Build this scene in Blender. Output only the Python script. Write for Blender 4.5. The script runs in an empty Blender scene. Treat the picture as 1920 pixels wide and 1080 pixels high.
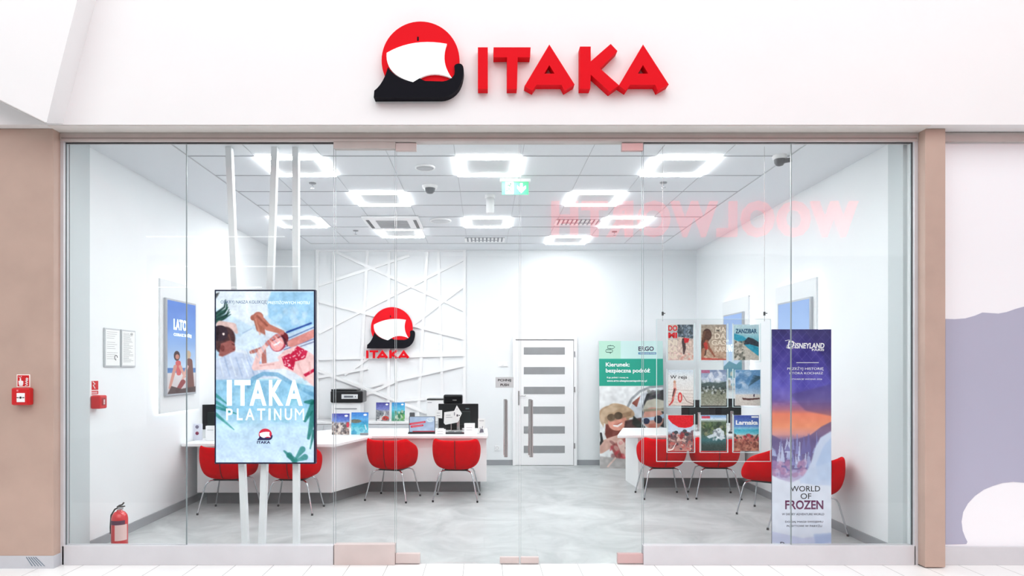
import bpy, math, random
import numpy as np
from mathutils import Vector, Matrix
from mathutils.geometry import tessellate_polygon
random.seed(4)
C = bpy.context.scene.collection
SC = bpy.context.scene

# ------------------------------------------------------------------ camera
F = 1240.0; CX, CY = 908.0, 689.0; D = 5.32; EYE = 1.58
cam = bpy.data.cameras.new('camera'); co = bpy.data.objects.new('camera', cam); C.objects.link(co)
co.location = (0, -D, EYE); co.rotation_euler = (math.pi/2, 0, 0)
cam.sensor_width = 36; cam.lens = F/1920*36
cam.shift_x = (960-CX)/1920; cam.shift_y = (CY-540)/1920
cam.clip_end = 200
SC.camera = co
# ------------------------------------------------------------------ world, lights, exposure
SC.view_settings.view_transform = 'Standard'; SC.view_settings.look = 'None'
SC.view_settings.gamma = 1; SC.view_settings.exposure = 0.0
SC.view_settings.use_curve_mapping = False
w = bpy.data.worlds.new('world'); SC.world = w; w.use_nodes = True
w.node_tree.nodes['Background'].inputs[0].default_value = (0.97, 0.985, 1, 1)
w.node_tree.nodes['Background'].inputs[1].default_value = 0.79
def area(name, loc, rot, sx, sy, e, col=(1, 1, 1)):
    l = bpy.data.lights.new(name, 'AREA'); l.shape = 'RECTANGLE'; l.size = sx; l.size_y = sy; l.energy = e; l.color = col
    o = bpy.data.objects.new(name, l); C.objects.link(o); o.location = loc; o.rotation_euler = rot
    return o
area('mall_fill_light', (-.5, -4.5, 7.6), (math.radians(30), 0, 0), 15, 3.5, 380, (.965, 1, 1))  # unseen area light added to brighten the facade
area('mall_fill_light', (2, -8.5, 8.5), (math.radians(-35), 0, 0), 14, 3, 1000, (.97, 1, 1))  # unseen area light added to brighten the opposite fascia for its reflection
LED = 37.0          # emission of the shop's LED frames

# ------------------------------------------------------------------ helpers
def s2l(c):
    c = c/255.0
    return c/12.92 if c <= .04045 else ((c+.055)/1.055)**2.4
def lin(rgb): return tuple(s2l(v) for v in rgb)
MATS = {}
def mat(name, rgb, rough=.5, metal=0., noise=0., nscale=8., bump=0., emit=0., spec=.5, coat=0.):
    if name in MATS: return MATS[name]
    m = bpy.data.materials.new(name); m.use_nodes = True; nt = m.node_tree; b = nt.nodes['Principled BSDF']
    col = lin(rgb)+(1,)
    b.inputs['Base Color'].default_value = col; b.inputs['Roughness'].default_value = rough
    b.inputs['Metallic'].default_value = metal; b.inputs['Specular IOR Level'].default_value = spec
    b.inputs['Coat Weight'].default_value = coat
    if emit:
        b.inputs['Emission Color'].default_value = col; b.inputs['Emission Strength'].default_value = emit
    if noise or bump:
        tc = nt.nodes.new('ShaderNodeTexCoord'); n = nt.nodes.new('ShaderNodeTexNoise')
        n.inputs['Scale'].default_value = nscale; n.inputs['Detail'].default_value = 6
        nt.links.new(tc.outputs['Object'], n.inputs['Vector'])
        if noise:
            r = nt.nodes.new('ShaderNodeValToRGB')
            r.color_ramp.elements[0].position = .3; r.color_ramp.elements[1].position = .7
            r.color_ramp.elements[0].color = tuple(max(0, v*(1-noise)) for v in col[:3])+(1,)
            r.color_ramp.elements[1].color = tuple(min(1, v*(1+noise)) for v in col[:3])+(1,)
            nt.links.new(n.outputs['Fac'], r.inputs[0]); nt.links.new(r.outputs[0], b.inputs['Base Color'])
        if bump:
            bp = nt.nodes.new('ShaderNodeBump'); bp.inputs['Strength'].default_value = bump; bp.inputs['Distance'].default_value = .002
            nt.links.new(n.outputs['Fac'], bp.inputs['Height']); nt.links.new(bp.outputs[0], b.inputs['Normal'])
    MATS[name] = m; return m

def printed(name, emit=0., rough=.45):
    if name in MATS: return MATS[name]
    m = bpy.data.materials.new(name); m.use_nodes = True; nt = m.node_tree; b = nt.nodes['Principled BSDF']
    a = nt.nodes.new('ShaderNodeVertexColor'); a.layer_name = 'paint'
    nt.links.new(a.outputs['Color'], b.inputs['Base Color']); b.inputs['Roughness'].default_value = rough
    if emit:
        nt.links.new(a.outputs['Color'], b.inputs['Emission Color']); b.inputs['Emission Strength'].default_value = emit
        h = nt.nodes.new('ShaderNodeHueSaturation'); h.inputs['Value'].default_value = .12
        nt.links.new(a.outputs['Color'], h.inputs['Color']); nt.links.new(h.outputs[0], b.inputs['Base Color'])
    MATS[name] = m; return m

def glass(name, tint, f0=.04, amount=1.0):
    if name in MATS: return MATS[name]
    m = bpy.data.materials.new(name); m.use_nodes = True; nt = m.node_tree
    for n in list(nt.nodes): nt.nodes.remove(n)
    N = nt.nodes.new; L = nt.links.new
    out = N('ShaderNodeOutputMaterial'); mix = N('ShaderNodeMixShader'); tr = N('ShaderNodeBsdfTransparent'); gl = N('ShaderNodeBsdfGlossy')
    tr.inputs[0].default_value = tint+(1,); gl.inputs['Roughness'].default_value = 0.0
    g = N('ShaderNodeNewGeometry'); d = N('ShaderNodeVectorMath'); d.operation = 'DOT_PRODUCT'
    L(g.outputs['Normal'], d.inputs[0]); L(g.outputs['Incoming'], d.inputs[1])
    def M(op, a, bb, src=None):
        q = N('ShaderNodeMath'); q.operation = op
        for i, v in enumerate((a, bb)):
            if v is None: continue
            if isinstance(v, (int, float)): q.inputs[i].default_value = v
            else: L(v, q.inputs[i])
        return q.outputs[0]
    a = M('ABSOLUTE', d.outputs['Value'], None); a = M('SUBTRACT', 1.0, a); a = M('POWER', a, 5.0)
    a = M('MULTIPLY', a, 1-f0); a = M('ADD', a, f0); a = M('MULTIPLY', a, amount)
    L(a, mix.inputs[0]); L(tr.outputs[0], mix.inputs[1]); L(gl.outputs[0], mix.inputs[2]); L(mix.outputs[0], out.inputs[0])
    MATS[name] = m; return m

class MB:
    def __init__(s): s.v = []; s.f = []; s.sm = []
    def add(s, vs, fs, smooth=False):
        o = len(s.v); s.v += [tuple(v) for v in vs]; s.f += [tuple(i+o for i in f) for f in fs]; s.sm += [smooth]*len(fs); return s
    def box(s, x0, x1, y0, y1, z0, z1):
        x0, x1 = sorted((x0, x1)); y0, y1 = sorted((y0, y1)); z0, z1 = sorted((z0, z1))
        vs = [(x, y, z) for z in (z0, z1) for y in (y0, y1) for x in (x0, x1)]
        return s.add(vs, [(0, 2, 3, 1), (4, 5, 7, 6), (0, 1, 5, 4), (2, 6, 7, 3), (0, 4, 6, 2), (1, 3, 7, 5)])
    def prism(s, pts, a, b, axis='y', holes=()):
        # pts (x,z) extruded along y for axis y;  (x,y) along z for axis z; (y,z) along x for axis x
        def m(p, t): return {'y': (p[0], t, p[1]), 'z': (p[0], p[1], t), 'x': (t, p[0], p[1])}[axis]
        loops = [list(pts)]+[list(h) for h in holes]
        flat = [p for l in loops for p in l]; n = len(flat)
        tris = tessellate_polygon([[Vector((p[0], p[1], 0)) for p in l] for l in loops])
        vs = [m(p, a) for p in flat]+[m(p, b) for p in flat]
        fs = []
        for t in tris:
            p0, p1, p2 = (flat[i] for i in t)
            ar = (p1[0]-p0[0])*(p2[1]-p0[1])-(p2[0]-p0[0])*(p1[1]-p0[1])
            if abs(ar) < 1e-12: continue
            t = tuple(t) if ar > 0 else tuple(t)[::-1]
            fs.append(t); fs.append(tuple(i+n for i in t[::-1]))
        o = 0
        for k, l in enumerate(loops):
            L = len(l)
            A = sum(l[i][0]*l[(i+1) % L][1]-l[(i+1) % L][0]*l[i][1] for i in range(L))
            ccw = (A > 0) == (k == 0)
            for i in range(L):
                j = (i+1) % L
                q = (o+i, o+i+n, o+j+n, o+j)
                fs.append(q if ccw else q[::-1])
            o += L
        if (axis == 'y') == (a < b):
            pass
        vs2 = vs
        # make winding outward: for axis y with a<b front (a) faces -y needs x,z ccw seen from -y => fine
        flip = {'y': a > b, 'z': a < b, 'x': a < b}[axis]
        if flip: fs = [f[::-1] for f in fs]
        return s.add(vs2, fs)
    def tube(s, path, r, n=10, caps=True, closed=False):
        path = [Vector(p) for p in path]; rings = []; prev = None; L = len(path)
        rs = r if isinstance(r, (list, tuple)) else [r]*L
        for i, p in enumerate(path):
            if closed: t = path[(i+1) % L]-path[i-1]
            else: t = path[min(i+1, L-1)]-path[max(i-1, 0)]
            t.normalize()
            if prev is None:
                up = Vector((0, 0, 1)) if abs(t.z) < .9 else Vector((1, 0, 0)); a = t.cross(up).normalized()
            else:
                a = (prev-t*prev.dot(t)).normalized()
            prev = a; b = t.cross(a)
            rings.append([p+(a*math.cos(2*math.pi*k/n)+b*math.sin(2*math.pi*k/n))*rs[i] for k in range(n)])
        vs = [v for g in rings for v in g]; fs = []
        for i in range(L if closed else L-1):
            j = (i+1) % L
            for k in range(n):
                k2 = (k+1) % n
                fs.append((i*n+k, i*n+k2, j*n+k2, j*n+k))
        s.add(vs, fs, True)
        if caps and not closed:
            s.add(rings[0], [tuple(range(n))[::-1]]); s.add(rings[-1], [tuple(range(n))])
        return s
    def cyl(s, p0, p1, r, n=20, r2=None): return s.tube([p0, p1], [r, r if r2 is None else r2], n)
    def lathe(s, prof, n=28, c=(0, 0, 0)):
        vs = []; fs = []
        for r, z in prof:
            for k in range(n):
                a = 2*math.pi*k/n; vs.append((c[0]+r*math.cos(a), c[1]+r*math.sin(a), c[2]+z))
        for i in range(len(prof)-1):
            for k in range(n):
                k2 = (k+1) % n; fs.append((i*n+k, i*n+k2, (i+1)*n+k2, (i+1)*n+k))
        return s.add(vs, fs, True)
    def build(s, name, m, parent=None, bevel=0, loc=None, seg=2):
        me = bpy.data.meshes.new(name); me.from_pydata(s.v, [], s.f); me.validate()
        if len(s.sm) == len(me.polygons): me.polygons.foreach_set('use_smooth', s.sm)
        if m: me.materials.append(m)
        o = bpy.data.objects.new(name, me); C.objects.link(o)
        if parent: o.parent = parent
        if loc: o.location = loc
        if bevel:
            b = o.modifiers.new('b', 'BEVEL'); b.width = bevel; b.segments = seg; b.limit_method = 'ANGLE'; b.angle_limit = math.radians(40)
        return o
def B(*a): return MB().box(*a)
def thing(name, label, cat, loc=(0, 0, 0), rz=0, group=None, rx=0):
    o = bpy.data.objects.new(name, None); C.objects.link(o); o.empty_display_size = .1
    o.location = loc; o.rotation_euler = (rx, 0, rz); tag(o, label, cat, group); return o
def tag(o, label=None, cat=None, group=None, kind=None):
    if label: o['label'] = label
    if cat: o['category'] = cat
    if group: o['group'] = group
    if kind: o['kind'] = kind
    return o
def struct(name, mb, m, parent=None, bevel=0):
    o = mb.build(name, m, parent, bevel)
    if not parent: o['kind'] = 'structure'
    return o
def copy_tree(o, parent=None):
    c = o.copy(); C.objects.link(c)
    if parent: c.parent = parent
    for ch in list(o.children): copy_tree(ch, c)
    return c
def P(px, py, y):
    s = F/(y+D); return ((px-CX)/s, EYE+(CY-py)/s)
def X(px, y): return (px-CX)*(y+D)/F
def Z(py, y): return EYE+(CY-py)*(y+D)/F

def text(s, x, z, wd, ht, y, m, parent=None, bold=0., dep=.0012, name='lettering', shear=0., space=1.0, rot90=False):
    cu = bpy.data.curves.new('t', 'FONT'); cu.body = s; cu.size = 1; cu.offset = bold; cu.shear = shear; cu.resolution_u = 3; cu.space_line = .9; cu.space_character = space
    o = bpy.data.objects.new('t', cu); C.objects.link(o)
    dg = bpy.context.evaluated_depsgraph_get(); me = bpy.data.meshes.new_from_object(o.evaluated_get(dg))
    bpy.data.objects.remove(o); bpy.data.curves.remove(cu)
    n = len(me.vertices); a = np.zeros(n*3); me.vertices.foreach_get('co', a); a = a.reshape(-1, 3)
    mn = a.min(0); mx = a.max(0)
    u = (a[:, 0]-mn[0])/max(1e-6, mx[0]-mn[0]); v = (a[:, 1]-mn[1])/max(1e-6, mx[1]-mn[1])
    if rot90: u, v = v.copy()*1.0, u.copy(); u = 1-u
    front = np.stack([x+u*wd, np.full(n, y-dep), z+v*ht], 1)
    polys = [tuple(p.vertices) for p in me.polygons]
    # outward thickness from boundary edges
    cnt = {}
    for p in polys:
        for i in range(len(p)):
            e = (p[i], p[(i+1) % len(p)]); cnt[e] = cnt.get(e, 0)+1
    back = front.copy(); back[:, 1] = y
    vs = [tuple(v) for v in front]+[tuple(v) for v in back]; fs = list(polys)+[tuple(i+n for i in p[::-1]) for p in polys]
    for (i, j) in list(cnt):
        if (j, i) not in cnt: fs.append((i, i+n, j+n, j))
    bpy.data.meshes.remove(me)
    mb = MB(); mb.add(vs, fs)
    return mb.build(name, m, parent)

# ---- painted pictures (prints): a grid mesh with the print's colours at its points
class Cv:
    def __init__(s, x0, y0, x1, y1, res, bg=(255, 255, 255)):
        s.b = (x0, y0, x1, y1); s.w = res; s.h = max(4, int(round(res*(y1-y0)/(x1-x0))))
        xs = x0+(np.arange(s.w)+.5)/s.w*(x1-x0); ys = y0+(np.arange(s.h)+.5)/s.h*(y1-y0)
        s.X, s.Y = np.meshgrid(xs, ys); s.a = np.zeros((s.h, s.w, 3)); s.a[:] = bg
    def put(s, mask, col, al=1.):
        mm = (np.clip(mask, 0, 1)*al)[..., None]; s.a = s.a*(1-mm)+np.array(col, float)*mm; return s
    def grad(s, stops, horiz=False):
        t = (s.X-s.b[0])/(s.b[2]-s.b[0]) if horiz else (s.Y-s.b[1])/(s.b[3]-s.b[1])
        p = [q[0] for q in stops]
        for k in range(3): s.a[..., k] = np.interp(t, p, [q[1][k] for q in stops])
        return s
    def poly(s, pts, col, al=1., soft=0):
        inside = np.zeros(s.X.shape, bool); n = len(pts)
        for i in range(n):
            (xa, ya), (xb, yb) = pts[i], pts[(i+1) % n]
            if ya == yb: continue
            c = ((ya > s.Y) != (yb > s.Y)) & (s.X < (xb-xa)*(s.Y-ya)/(yb-ya)+xa); inside ^= c
        return s.put(blur(inside.astype(float), soft), col, al)
    def ell(s, cx, cy, rx, ry, col, al=1., rot=0., soft=.08):
        c, sn = math.cos(rot), math.sin(rot); u = ((s.X-cx)*c+(s.Y-cy)*sn)/rx; v = (-(s.X-cx)*sn+(s.Y-cy)*c)/ry
        d = np.sqrt(u*u+v*v); return s.put((1-d)/soft+.5, col, al)
    def cap(s, pts, r, col, al=1.):
        rs = r if isinstance(r, (list, tuple)) else [r]*len(pts); best = np.full(s.X.shape, 1e9)
        for i in range(len(pts)-1):
            (xa, ya), (xb, yb) = pts[i], pts[i+1]; dx, dy = xb-xa, yb-ya
            t = np.clip(((s.X-xa)*dx+(s.Y-ya)*dy)/(dx*dx+dy*dy+1e-9), 0, 1)
            d = np.hypot(s.X-xa-t*dx, s.Y-ya-t*dy)-(rs[i]+(rs[i+1]-rs[i])*t); best = np.minimum(best, d)
        px = (s.b[2]-s.b[0])/s.w
        return s.put(.5-best/px, col, al)
    def noise(s, seed, cell, amp, y0=None, y1=None, x0=None, x1=None):
        rg = np.random.RandomState(seed); ny = int((s.b[3]-s.b[1])/cell)+3; nx = int((s.b[2]-s.b[0])/cell)+3
        g = rg.rand(ny, nx)-.5; fx = (s.X-s.b[0])/cell; fy = (s.Y-s.b[1])/cell; ix = fx.astype(int); iy = fy.astype(int); tx = fx-ix; ty = fy-iy
        v = (g[iy, ix]*(1-tx)+g[iy, ix+1]*tx)*(1-ty)+(g[iy+1, ix]*(1-tx)+g[iy+1, ix+1]*tx)*ty
        m = np.ones_like(v)
        if y0 is not None: m *= s.Y > y0
        if y1 is not None: m *= s.Y < y1
        if x0 is not None: m *= s.X > x0
        if x1 is not None: m *= s.X < x1
        s.a = np.clip(s.a+(v*m*amp)[..., None], 0, 255); return s
    def spots(s, seed, n, box, r, cols, al=.9):
        rg = random.Random(seed)
        for i in range(n):
            x = rg.uniform(box[0], box[2]); y = rg.uniform(box[1], box[3])
            s.ell(x, y, rg.uniform(*r), rg.uniform(*r)*.8, cols[i % len(cols)], al, rg.uniform(0, 3), .4)
        return s
def blur(a, k):
    for _ in range(int(k)):
        p = np.pad(a, 1, mode='edge'); a = (p[1:-1, 1:-1]*2+p[:-2, 1:-1]+p[2:, 1:-1]+p[1:-1, :-2]+p[1:-1, 2:])/6
    return a
def picture(cv, x0, x1, z0, z1, y, m, parent, name='picture'):
    H_, W_ = cv.h, cv.w; a = cv.a/255.0; a = np.where(a <= .04045, a/12.92, ((a+.055)/1.055)**2.4)
    xs = np.linspace(x0, x1, W_); zs = np.linspace(z1, z0, H_); XX, ZZ = np.meshgrid(xs, zs)
    v = np.stack([XX, np.full_like(XX, y), ZZ], -1).reshape(-1, 3)
    i = (np.arange(H_-1)[:, None]*W_+np.arange(W_-1)[None]).ravel(); f = np.stack([i, i+W_, i+W_+1, i+1], 1)
    me = bpy.data.meshes.new(name); me.vertices.add(len(v)); me.vertices.foreach_set('co', v.ravel())
    me.loops.add(f.size); me.loops.foreach_set('vertex_index', f.ravel().astype(np.int32))
    me.polygons.add(len(f)); me.polygons.foreach_set('loop_start', (np.arange(len(f))*4).astype(np.int32)); me.update(calc_edges=True)
    at = me.color_attributes.new('paint', 'FLOAT_COLOR', 'POINT'); c4 = np.concatenate([a.reshape(-1, 3), np.ones((len(v), 1))], 1)
    at.data.foreach_set('color', c4.ravel().astype(np.float32)); me.materials.append(m)
    o = bpy.data.objects.new(name, me); C.objects.link(o); o.parent = parent; return o

# ------------------------------------------------------------------ materials
M_wall = mat('white_plaster', (236, 239, 241), .75, noise=.012, nscale=3, bump=.05)
M_hdr = mat('white_facade_plaster', (240, 239, 240), .8, noise=.01, nscale=2)
M_soffit = mat('soffit_paint', (232, 227, 223), .7, noise=.03, nscale=5)
M_beige = mat('beige_wood_laminate', (188, 162, 149), .55, noise=.05, nscale=4)
M_frame = mat('beige_metal_frame', (198, 188, 184), .45, noise=.05, nscale=6)
M_base = mat('silver_aluminium_base', (210, 209, 213), .4, metal=.15, noise=.03, nscale=5)
M_pink = mat('brushed_plinth', (204, 189, 186), .4, metal=.1, noise=.05, nscale=5)
M_steel = mat('brushed_steel', (196, 192, 192), .25, metal=.9)
M_chrome = mat('chrome', (205, 208, 212), .16, metal=1)
M_black = mat('black_plastic', (14, 15, 18), .3, noise=.1)
M_dark = mat('dark_gasket', (30, 30, 34), .5)
M_grey = mat('grey_skirting', (150, 153, 157), .5, noise=.04)
M_lam = mat('white_laminate', (246, 246, 247), .25, spec=.5)
M_white = mat('white_paint', (245, 245, 246), .5)
M_red = mat('red_fabric', (206, 0, 14), .9, noise=.1, nscale=30, bump=.2, spec=.1)
M_redpl = mat('red_plastic', (205, 16, 24), .35)
M_signred = mat('sign_red_acrylic', (222, 4, 24), .6, spec=.12)
M_signblk = mat('sign_dark_navy', (10, 10, 20), .6, spec=.1)
M_signwht = mat('sign_white_acrylic', (255, 255, 255), .4, emit=.25)
M_led = mat('led_diffuser', (255, 255, 255), .5, emit=LED)
M_halo = mat('halo_led_strip', (240, 247, 255), .5, emit=7)
M_navy = mat('navy_ink', (24, 24, 60), .5)
M_inkw = mat('white_ink', (250, 250, 252), .5)
M_inkb = mat('black_ink', (22, 22, 26), .5)
M_inkr = mat('red_ink', (225, 20, 30), .5)
M_green = mat('dark_green_ink', (14, 70, 62), .5)
M_glass = glass('clear_glass', (.965, .98, .978), .045, .6)
M_acr = glass('clear_acrylic', (.97, .97, .97), .04, .7)
M_edge = mat('glowing_acrylic_edge', (205, 220, 222), .15, emit=.15)  # bright acrylic edges imitated by emission, not a light source
M_print = printed('colour_print')
M_screen = printed('lit_screen', 1.12, .15)
M_lightbox = printed('backlit_print', .85, .3)
M_doc = mat('paper', (240, 241, 240), .6)
M_slot = mat('smoked_glass_strip', (150, 151, 153), .3, noise=.05)

# floors
def floor_in():
    m = bpy.data.materials.new('grey_concrete_vinyl'); m.use_nodes = True; nt = m.node_tree; b = nt.nodes['Principled BSDF']
    N = nt.nodes.new; L = nt.links.new; tc = N('ShaderNodeTexCoord'); mp = N('ShaderNodeMapping'); mp.inputs['Scale'].default_value = (1, 1.0, 1)
    L(tc.outputs['Object'], mp.inputs[0]); n1 = N('ShaderNodeTexNoise'); n1.inputs['Scale'].default_value = 1.6; n1.inputs['Detail'].default_value = 9; n1.inputs['Roughness'].default_value = .68; n1.inputs['Distortion'].default_value = 1.1
    L(mp.outputs[0], n1.inputs['Vector']); r = N('ShaderNodeValToRGB'); e = r.color_ramp.elements
    e[0].position = .32; e[0].color = lin((158, 162, 163))+(1,); e[1].position = .68; e[1].color = lin((200, 203, 203))+(1,)
    L(n1.outputs['Fac'], r.inputs[0])
    br = N('ShaderNodeTexBrick'); br.inputs['Scale'].default_value = 1; br.inputs['Brick Width'].default_value = .9; br.inputs['Row Height'].default_value = .45; br.inputs['Mortar Size'].default_value = .002
    br.inputs['Color1'].default_value = (1, 1, 1, 1); br.inputs['Color2'].default_value = (.93, .93, .93, 1); br.inputs['Mortar'].default_value = (.86, .86, .86, 1)
    L(mp.outputs[0], br.inputs['Vector']); mx = N('ShaderNodeMixRGB'); mx.blend_type = 'MULTIPLY'; mx.inputs[0].default_value = 1
    L(r.outputs[0], mx.inputs[1]); L(br.outputs[0], mx.inputs[2]); L(mx.outputs[0], b.inputs['Base Color'])
    b.inputs['Roughness'].default_value = .38; b.inputs['Specular IOR Level'].default_value = .45
    return m
def floor_out():
    m = bpy.data.materials.new('white_mall_tiles'); m.use_nodes = True; nt = m.node_tree; b = nt.nodes['Principled BSDF']
    N = nt.nodes.new; L = nt.links.new; tc = N('ShaderNodeTexCoord'); mp = N('ShaderNodeMapping'); mp.inputs['Location'].default_value = (-.1416+.0, .62, 0)
    L(tc.outputs['Object'], mp.inputs[0])
    br = N('ShaderNodeTexBrick'); br.offset = 0; br.inputs['Scale'].default_value = 1; br.inputs['Brick Width'].default_value = .304; br.inputs['Row Height'].default_value = .608; br.inputs['Mortar Size'].default_value = .0022
    br.inputs['Color1'].default_value = lin((243, 242, 241))+(1,); br.inputs['Color2'].default_value = lin((246, 245, 244))+(1,); br.inputs['Mortar'].default_value = lin((140, 138, 138))+(1,)
    L(mp.outputs[0], br.inputs['Vector']); L(br.outputs[0], b.inputs['Base Color']); b.inputs['Roughness'].default_value = .3
    return m

# ------------------------------------------------------------------ setting
XL, XR, YB, ZC = -3.40, 3.437, 5.39, 3.48
struct('floor', B(XL-.1, XR+.1, .0, YB+.1, -.1, 0), floor_in())
struct('floor_mall', B(-9, 12, -2.4, 0, -.1, 0), floor_out())
struct('floor_mall_far', B(-9, 12, -12.6, -2.4, -.1, 0), mat('darkened_mall_floor', (112, 110, 108), .45, noise=.04, nscale=2))  # unseen far floor, made dark to weaken its reflection in the glass
struct('wall_left', B(XL-.1, XL, .02, YB+.1, 0, ZC+.1), M_wall)
struct('wall_right', B(XR, XR+.1, .02, YB+.1, 0, ZC+.1), M_wall)
struct('wall_back', B(XL, XR, YB, YB+.1, 0, ZC+.1), M_wall)
M_ceil = mat('ceiling_board', (222, 225, 229), .85, noise=.02, nscale=60)
struct('ceiling', B(XL, XR, .04, YB, ZC, ZC+.1), M_ceil)
# inner wall linings next to the glass
struct('trim_1', B(XL, XL+.03, .06, .33, 0, ZC), mat('grey_lining', (200, 207, 209), .6))
struct('trim_2', B(XR-.03, XR, .06, .26, 0, ZC), mat('grey_lining', (200, 207, 209), .6))
gx = [-2.66+.6*i for i in range(10)]; gy = [.02+.6*k for k in range(9)]
g = MB()
for y in gy[1:]: g.box(gx[0], gx[-1], y-.006, y+.006, ZC-.004, ZC)
struct('trim_3', g, mat('ceiling_grid_grey', (150, 153, 158), .5))
g = MB()
for i, x in enumerate(gx): g.box(x-(.006 if i in (0, 9) else .002), x+(.006 if i in (0, 9) else .002), .05, gy[-1], ZC-.0045, ZC)
struct('trim_4', g, mat('ceiling_grid_light', (176, 179, 184), .5))
for nm, bx in (('baseboard_left', (XL, XL+.015, .06, YB, 0, .085)), ('baseboard_right', (XR-.015, XR, .06, YB, 0, .085))):
    struct(nm, B(*bx), M_grey)
dx0, dx1 = X(961, YB), X(1081, YB)
struct('baseboard_back', B(XL, dx0, YB-.015, YB, 0, .085).box(dx1, XR, YB-.015, YB, 0, .085), M_grey)

# facade
HB = 3.46
struct('wall_facade', B(-9, 12, -.2, .04, HB, 6.6), M_hdr)
struct('trim_5', B(-3.388, 3.467, -.19, -.03, HB-.006, HB), M_soffit)
struct('trim_6', B(-3.388, 3.467, -.045, .045, 3.386, HB-.006), M_frame, bevel=.004)
struct('trim_7', B(-3.37, 3.45, -.052, -.045, 3.405, 3.412), mat('frame_groove', (150, 140, 136), .5))
struct('pillar_left', B(-9, -3.388, -.12, .015, .0, HB), M_beige, bevel=.006)
o = struct('pillar_right', B(3.467, 3.627, -.12, .3, .008, HB), M_beige, bevel=.004)
struct('baseboard_pillar', B(-9, -3.382, -.126, .05, 0, .1), mat('bluegrey_skirting', (196, 198, 204), .5, noise=.03))
# painted scuff marks on the pillar's skirting
M_scuff = mat('scuff_paint', (110, 125, 140), .6)
mk = MB()
for k in range(5): x = -3.60+k*.018; mk.prism([(x, .09), (x+.006, .092), (x+.055+.006*k, .02), (x+.048+.006*k, .02)], -.1275, -.126)
sk = mk.build('scuff_marks', M_scuff); sk.parent = bpy.data.objects['baseboard_pillar']
# protruding white bulkhead, upper left
def bulkhead():
    ya, yb = -.42, -.2
    fr = [P(-420, -300, ya), P(216, -300, ya), P(145, 0, ya), P(104, 160, ya), P(87, 231, ya), P(0, 188, ya), P(-420, -20, ya)]
    bk = [fr[0], P(258, -300, yb), P(180, 0, yb), P(138, 160, yb), P(118, 232, yb), (fr[5][0], fr[5][1]), fr[6]]
    n = len(fr); vs = [(p[0], ya, p[1]) for p in fr]+[(p[0], yb, p[1]) for p in bk]
    fs = [tuple(range(n))[::-1], tuple(range(n, 2*n))]+[(i, (i+1) % n, (i+1) % n+n, i+n) for i in range(n)]
    m = MB(); m.add(vs, fs); o = m.build('wall_bulkhead', M_hdr); o['kind'] = 'structure'
    r = MB().tube([(fr[5][0]-3, ya-.004, fr[5][1]+3*.489), (fr[5][0], ya-.004, fr[5][1]), (fr[4][0], ya-.004, fr[4][1])], .006, 6)
    q = r.build('edge_bead', mat('bead_grey', (196, 193, 192), .6)); q.parent = o
bulkhead()

# glazing
def pane(name, pxa, pxb, za, zb, gap=.002):
    x0, x1 = X(pxa, 0)+gap, X(pxb, 0)-gap
    o = B(x0, x1, -.006, .006, za, zb).build(name, M_glass); o['kind'] = 'structure'
    for sx in (x0, x1): B(sx-.0009, sx+.0009, -.0065, .0065, za, zb).build('glass_edge', mat('glass_edge_grey', (150, 162, 165), .3), o)
    return o
w1 = pane('window_1', 125, 350, .155, 3.386); w2 = pane('window_2', 350, 626, .155, 3.386)
w3 = pane('window_3', 629, 741, .165, 3.335)
w4 = pane('window_4', 1206, 1483, .155, 3.386); w5 = pane('window_5', 1483, 1708, .155, 3.386)
# perimeter gaskets and end profiles
for wn, px, s_ in ((w1, 125, -1), (w5, 1709, 1)):
    x = X(px, 0); B(x-.0025, x+.0025, -.0075, .0075, .155, 3.386).build('gasket', M_dark, wn)
    B(x+s_*.0025, x+s_*.03, -.035, .03, 0, 3.386).build('side_profile', M_base, wn)
struct('trim_8', B(X(125, 0), X(741, 0), -.012, .004, 3.378, 3.386).box(X(1206, 0), X(1709, 0), -.012, .004, 3.381, 3.386), M_dark)
def base(name, pa, pb, h, m, yf=-.035): return struct(name, B(X(pa, 0), X(pb, 0), yf, .035, 0, h), m, bevel=.003)
base('trim_9', 121, 626.5, .155, M_base); base('trim_10', 1205, 1712, .155, M_base)
b3 = base('trim_11', 628, 741.5, .165, M_pink)
struct('trim_12', B(X(627, 0), X(742, 0), -.03, .03, 3.335, 3.386), M_frame)
# glass doors
M_pinkfit = mat('pinkish_steel_fitting', (204, 172, 171), .35, metal=.3)
def gdoor(name, pa, pb, corner_px, handle_px, free_px, mfit):
    o = pane(name, pa, pb, .012, 3.38)
    x0, x1 = X(corner_px[0], 0), X(corner_px[1], 0)
    B(x0, x1, -.018, .018, .008, .088).build('hinge_patch', mfit, o, bevel=.003)
    t = B(x0 if name == 'door_2' else X(1165, 0), X(781, 0) if name == 'door_2' else x1, -.018, .018, 3.318, 3.38).build('top_patch', mfit, o, bevel=.003)
    B(X(free_px[0], 0), X(free_px[1], 0), -.018, .018, .008, .058).build('lock_patch', M_pink, o, bevel=.003)
    hx = X(handle_px, -.07); z0, z1 = Z(857, -.07), Z(750, -.07)
    h = MB().cyl((hx, -.07, z0), (hx, -.07, z1), .0145, 20)
    for z in (z0+.06, z1-.06): h.cyl((hx, -.07, z), (hx, .03, z), .007, 10)
    hx2 = hx; h.cyl((hx2, .06, z0), (hx2, .06, z1), .0145, 20)
    h.build('pull_handle', M_steel, o)
    return o
d2 = gdoor('door_2', 743, 974, (742, 788), 948.5, (937, 973), M_pink)
d3 = gdoor('door_3', 976, 1204, (1157, 1205), 996, (976, 1010), M_pinkfit)
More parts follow.
